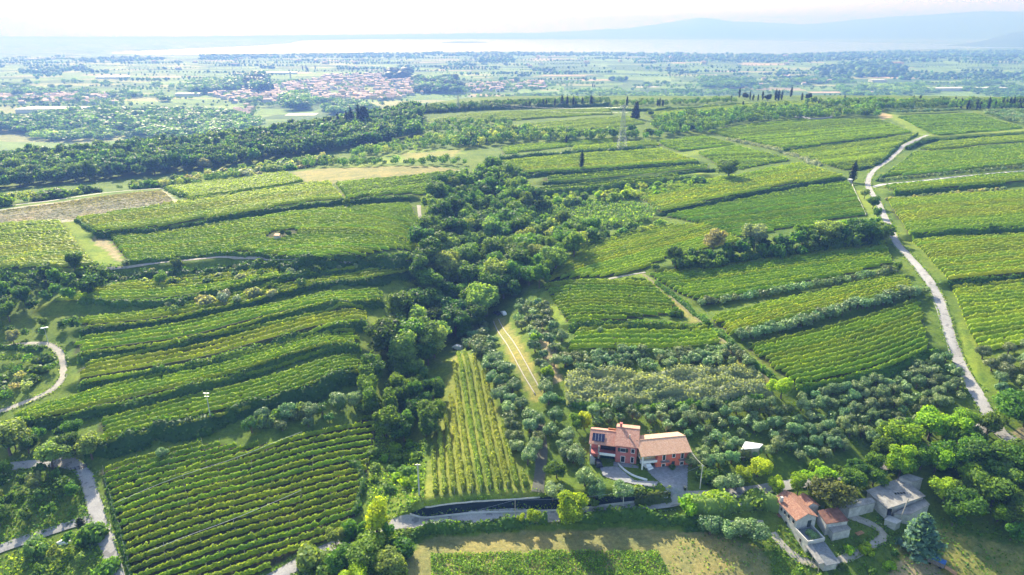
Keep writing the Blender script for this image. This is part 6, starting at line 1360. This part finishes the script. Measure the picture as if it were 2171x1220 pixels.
pwood([(900,113),(1300,114),(1640,118),(1640,124),(1300,120),(900,120)], 55, (12,20), n=900); pwood([(420,118),(900,114),(900,124),(640,124),(420,128)], 55, (10,18), n=600)
pwood([(1000,118),(1080,117),(1090,132),(1010,134)], 35, (14,22), n=200); pwood([(1360,120),(1640,122),(1800,130),(1700,138),(1400,132)], 40, (10,18), n=500)
pwood([(1900,160),(2171,158),(2300,160),(2300,172),(2171,170),(1950,170)], 24, (9,15), n=400); pwood([(2020,190),(2171,186),(2300,190),(2300,204),(2100,206)], 18, (8,14), n=260)
pwood([(1060,206),(1130,205),(1200,208),(1100,212)], 14, (8,12), n=80); pwood([(0,196),(80,190),(160,198),(100,202),(0,204)], 18, (10,16), n=160)
pwood([(140,128),(300,122),(360,128),(200,134)], 50, (12,18), n=250); pwood([(40,150),(180,144),(190,152),(60,158)], 36, (10,16), n=180)
pwood([(1180,196),(1260,192),(1420,204),(1500,210),(1300,212)], 20, (7,12), ('mid','dark','pale'), n=160)
for k in range(330):     # hedgerows and tree lines between the plain's fields
    px = random.uniform(-60, 2230); py = 124 + (random.random() ** 1.4) * 108
    if 560 < px < 880 and 160 < py < 215: continue
    d = 190 / max(.001, (py - 66) * .00061); ln = random.uniform(25, 190) ; dy = random.uniform(-3.2, 3.2) * (py - 100) / 90
    prow((px, py), (px + ln, py + dy), random.choice([7, 8, 10, 18]) * (1 + (d / 3500)), random.choice([(4, 7), (6, 10), (9, 15)]), 1.25)
for k in range(110):
    px = random.uniform(-60, 2230); py = 122 + (random.random() ** 1.2) * 112; q = plainpt(px, py)
    for j in range(random.choice([1, 1, 2, 3, 6, 9])): h = random.uniform(6, 15); x, y = q[0] + random.gauss(0, 26), q[1] + random.gauss(0, 16); pblob((x, y, float(T(x, y))), h, h * 1.15)
for (x0, x1, y_, n_, h_) in [(560,600,196,5,26),(880,960,194,16,24),(640,680,150,5,22),(740,760,152,3,20),(1255,1262,186,2,14),(975,1010,128,4,20)]:
    for k in range(n_): q = plainpt(random.uniform(x0, x1), y_ + random.uniform(-3, 3)); pblob(q, h_ * random.uniform(.7, 1.1), h_ * 1.5, 'cyp', True)
# village houses: a few shared meshes
hm_ = []
for k, (L_, W_, H_, wl) in enumerate([(14, 10, 6, 'offwhite'), (18, 11, 7, 'yellowwall'), (12, 12, 8, 'white'), (24, 10, 6, 'offwhite'), (16, 12, 9, 'yellowwall')]):
    m = MB(); x, y = L_ / 2, W_ / 2
    m.v = [(-x, -y, -1), (x, -y, -1), (x, y, -1), (-x, y, -1), (-x, -y, H_), (x, -y, H_), (x, y, H_), (-x, y, H_), (-x, 0, H_ + 2.4), (x, 0, H_ + 2.4)]
    m.f = [[0, 1, 5, 4], [2, 3, 7, 6], [1, 2, 6, 9, 5], [3, 0, 4, 8, 7]]; m.m = [0] * 4
    m.slab([(-x - .6, -y - .7, H_ - .3), (x + .6, -y - .7, H_ - .3), (x + .6, 0, H_ + 2.5), (-x - .6, 0, H_ + 2.5)], .3, 1); m.slab([(-x - .6, 0, H_ + 2.5), (x + .6, 0, H_ + 2.5), (x + .6, y + .7, H_ - .3), (-x - .6, y + .7, H_ - .3)], .3, 1)
    for s in (-1, 0, 1):
        for z in (1.2, H_ - 2.3): m.box(s * L_ * .3 - .6, s * L_ * .3 + .6, -y - .04, -y + .02, z, z + 1.5, 2)
    m.box(x * .4, x * .4 + .9, .6, 1.5, H_ + 1, H_ + 3.4, 0)
    hm_.append(m.mesh('village_house', [M[wl], M['tiles_far'], M['darkglass']]))
nh = 0
def houses(poly, n, label, group, big=1.0, trees_=True):
    global nh
    W = np.array([plainpt(*q) for q in poly])[:, :2]; x0, y0 = W.min(0); x1, y1 = W.max(0); pts = []
    for _ in range(n * 60):
        x, y = random.uniform(x0, x1), random.uniform(y0, y1)
        if not inpoly(np.array([x]), np.array([y]), W)[0] or any((x - a) ** 2 + (y - b) ** 2 < (17 * big) ** 2 for a, b in pts): continue
        pts.append((x, y))
        if len(pts) >= n: break
    ax = np.array(pts); nx, ny = (4, 3) if len(pts) > 60 else ((3, 2) if len(pts) > 12 else (3, 1)); rx = ax[:, 0].argsort().argsort() * nx // len(pts); ry = ax[:, 1].argsort().argsort() * ny // len(pts)
    nxn = {4: ['far left', 'left centre', 'right centre', 'far right'], 3: ['left', 'middle', 'right']}[nx]; nyn = {3: ['front', 'mid', 'rear'], 2: ['front', 'rear'], 1: ['']}[ny]; base_ = label
    for (x, y), a_, b_ in zip(pts, rx, ry):
        label = base_ + ', ' + (nyn[b_] + ' ' + nxn[a_]).strip() + ' part'
        o = bpy.data.objects.new('village_house', hm_[random.randrange(5)]); COL.objects.link(o); o.location = (x, y, float(T(x, y))); o.rotation_euler = (0, 0, random.choice([0, pi / 2, .3, -.4]) + random.uniform(-.2, .2)); s = random.uniform(.9, 1.4) * big; o.scale = (s, s, s)
        tag(o, label, 'house', group); nh += 1
        if trees_ and random.random() < .8: h = random.uniform(6, 13); pblob((x + random.uniform(12, 20), y + random.uniform(-12, 12), float(T(x, y))), h, h * 1.1)
houses([(640,175),(700,166),(800,163),(880,172),(880,195),(800,205),(700,200),(620,196)], 120, 'red roofed house in the centre of the hazy village', 'houses in the village centre')
houses([(560,190),(640,180),(640,215),(600,222),(480,212),(430,208)], 40, 'red roofed house on the left side of the village', 'houses on the left of the village')
houses([(700,205),(860,198),(900,206),(800,216),(690,214)], 22, 'red roofed house on the near edge of the village', 'houses on the near edge of the village')
houses([(1000,182),(1060,176),(1150,174),(1160,186),(1080,196),(1000,196)], 34, 'red roofed house in the hamlet right of the village', 'houses in the right hamlet')
houses([(0,205),(120,200),(260,205),(200,222),(60,224),(0,222)], 30, 'house in the hazy hamlet at the left edge', 'houses in the left hamlet')
houses([(470,232),(520,226),(560,240),(500,256)], 8, 'house half hidden behind the far forest', 'houses behind the far forest')
houses([(1600,168),(1720,164),(1760,176),(1640,180)], 10, 'farmhouse in the fields beyond the ridge', 'farms beyond the ridge')
houses([(1100,120),(1700,122),(1700,150),(1100,150)], 16, 'lonely far farmhouse near the lake', 'far farmhouses', 1.4)
houses([(100,120),(900,122),(900,155),(100,150)], 18, 'lonely far farmhouse on the left plain', 'far left farmhouses', 1.4)
_bv = []; _bf = []; _bm = []; _k = 0
for poly, n in [([(600,180),(700,160),(820,158),(900,168),(900,200),(800,212),(640,214),(560,204)], 300), ([(430,200),(600,180),(640,214),(480,224)], 70), ([(990,178),(1160,172),(1170,188),(1000,200)], 50), ([(0,200),(260,200),(240,224),(0,226)], 60), ([(1580,165),(1800,166),(1780,180),(1600,182)], 16)]:
    W = np.array([plainpt(*q) for q in poly])[:, :2]; X = rng.uniform(W[:, 0].min(), W[:, 0].max(), n * 5); Y = rng.uniform(W[:, 1].min(), W[:, 1].max(), n * 5); ok = inpoly(X, Y, W)
    for x, y in list(zip(X[ok], Y[ok]))[:n]:
        L_, D_, H_ = random.uniform(10, 24), random.uniform(9, 13), random.uniform(5, 10); a = random.choice([0, 1.57, .3]) + random.uniform(-.2, .2); c, s_ = cos(a), sin(a); z = float(T(x, y))
        v = np.array([(-1, -1, 0), (1, -1, 0), (1, 1, 0), (-1, 1, 0), (-1, -1, H_), (1, -1, H_), (1, 1, H_), (-1, 1, H_), (-1, 0, H_ + 2.4), (1, 0, H_ + 2.4), (-1.05, -1.1, H_), (1.05, -1.1, H_), (1.05, 1.1, H_), (-1.05, 1.1, H_), (-1.05, 0, H_ + 2.7), (1.05, 0, H_ + 2.7)], float)
        lx, ly = v[:, 0] * L_ / 2, v[:, 1] * D_ / 2; _bv.append(np.column_stack([x + lx * c - ly * s_, y + lx * s_ + ly * c, z + v[:, 2]]))
        _bf += [[_k + i for i in q] for q in ((0, 1, 5, 4), (1, 2, 6, 5), (2, 3, 7, 6), (3, 0, 4, 7), (4, 5, 9, 8), (7, 8, 9, 6), (10, 11, 15, 14), (12, 13, 14, 15))]; _bm += [0] * 6 + [1] * 2; _k += 16
o = mk('village_blocks', np.concatenate(_bv), np.array(_bf), [M['offwhite'], M['tiles_far']], midx=_bm); tag(o, 'remaining small houses filling the hazy village', kind='stuff')
hallm = MB(); hallm.box(-.5, .5, -.5, .5, -.1, 1.0); hallm.prism([(-.52, -.52), (.52, -.52), (.52, .52), (-.52, .52)], 1.0, [1.06] * 4)
for k_, (px, py, L_, D_, H_, mt, lab) in enumerate([(115,237,150,60,9,'industrial','long white greenhouse roofs at the left edge'),(85,127,170,70,10,'industrial','far white factory hall at the left'),(240,167,120,50,8,'greenhouse','white polytunnels in the left plain'),(585,157,190,40,8,'greenhouse','long white greenhouses behind the village'),
  (400,204,70,30,8,'industrial','bright hall left of the village'),(640,243,70,50,.4,'tan_yard','pale gravel yard by the far forest'),(720,250,0,0,0,'x',''),(2050,192,260,45,9,'industrial','long white industrial hall on the right'),(1860,174,60,30,8,'industrial','white hall in the right fields'),(1895,140,90,40,10,'tiles_pale','large pale roofed building on the right'),
  (1370,185,90,40,.4,'tan_yard','pale cleared field beyond the ridge'),(1790,196,230,50,.4,'pink_field','pinkish ploughed field beyond the ridge'),(770,203,60,24,8,'tiles_pale','large tiled hall in the village'),(1550,195,0,0,0,'x','')]):
    if not L_: continue
    if mt == 'tan_yard' and mt not in M: M[mt] = simple('pale_yard', (.55, .50, .42), .95, .15, .05)
    if mt == 'pink_field' and mt not in M: M[mt] = simple('ploughed_soil', (.42, .30, .24), .95, .2, .03)
    q = plainpt(px, py)
    o = hallm.build('far_hall' if H_ > 1 else 'field', M[mt]); o.location = (q[0], q[1], float(T(q[0], q[1]))); o.scale = (L_, D_, H_); o.rotation_euler = (0, 0, .08)
    tag(o, lab, 'hall') if H_ > 1 else tag(o, lab, kind='structure')
# church tower
q = plainpt(616, 166); m = MB(); m.box(-2.5, 2.5, -2.5, 2.5, -1, 26); m.prism([(-2.6, -2.6), (2.6, -2.6), (2.6, 2.6), (-2.6, 2.6)], 26.02, [26.4] * 4); m.tube((0, 0, 26.4), (0, 0, 36), 2.4, .1, 8); o = m.build('bell_tower', M['offwhite']); o.location = tuple(map(float, q)); tag(o, 'slim church bell tower in the hazy village', 'church tower')
for k in range(90):
    px = random.uniform(-60, 2230); py = 120 + (random.random() ** 1.3) * 100; ln = random.uniform(15, 70); t_ = random.uniform(1.2, 4) * (py - 90) / 60
    if 560 < px < 880 and 160 < py < 215: continue
    pwood([(px, py), (px + ln * .4, py - t_), (px + ln, py - t_ * .3), (px + ln * .8, py + t_)], 15 + (215 - py) * .25, (7, 15), n=70)
o = mk('plain_trees', np.concatenate(fw['V']), np.concatenate(fw['F']), M['leafa'], tint=np.concatenate(fw['C'])); tag(o, 'tree lines and copses spread over the hazy plain', kind='stuff')
print('houses', nh)
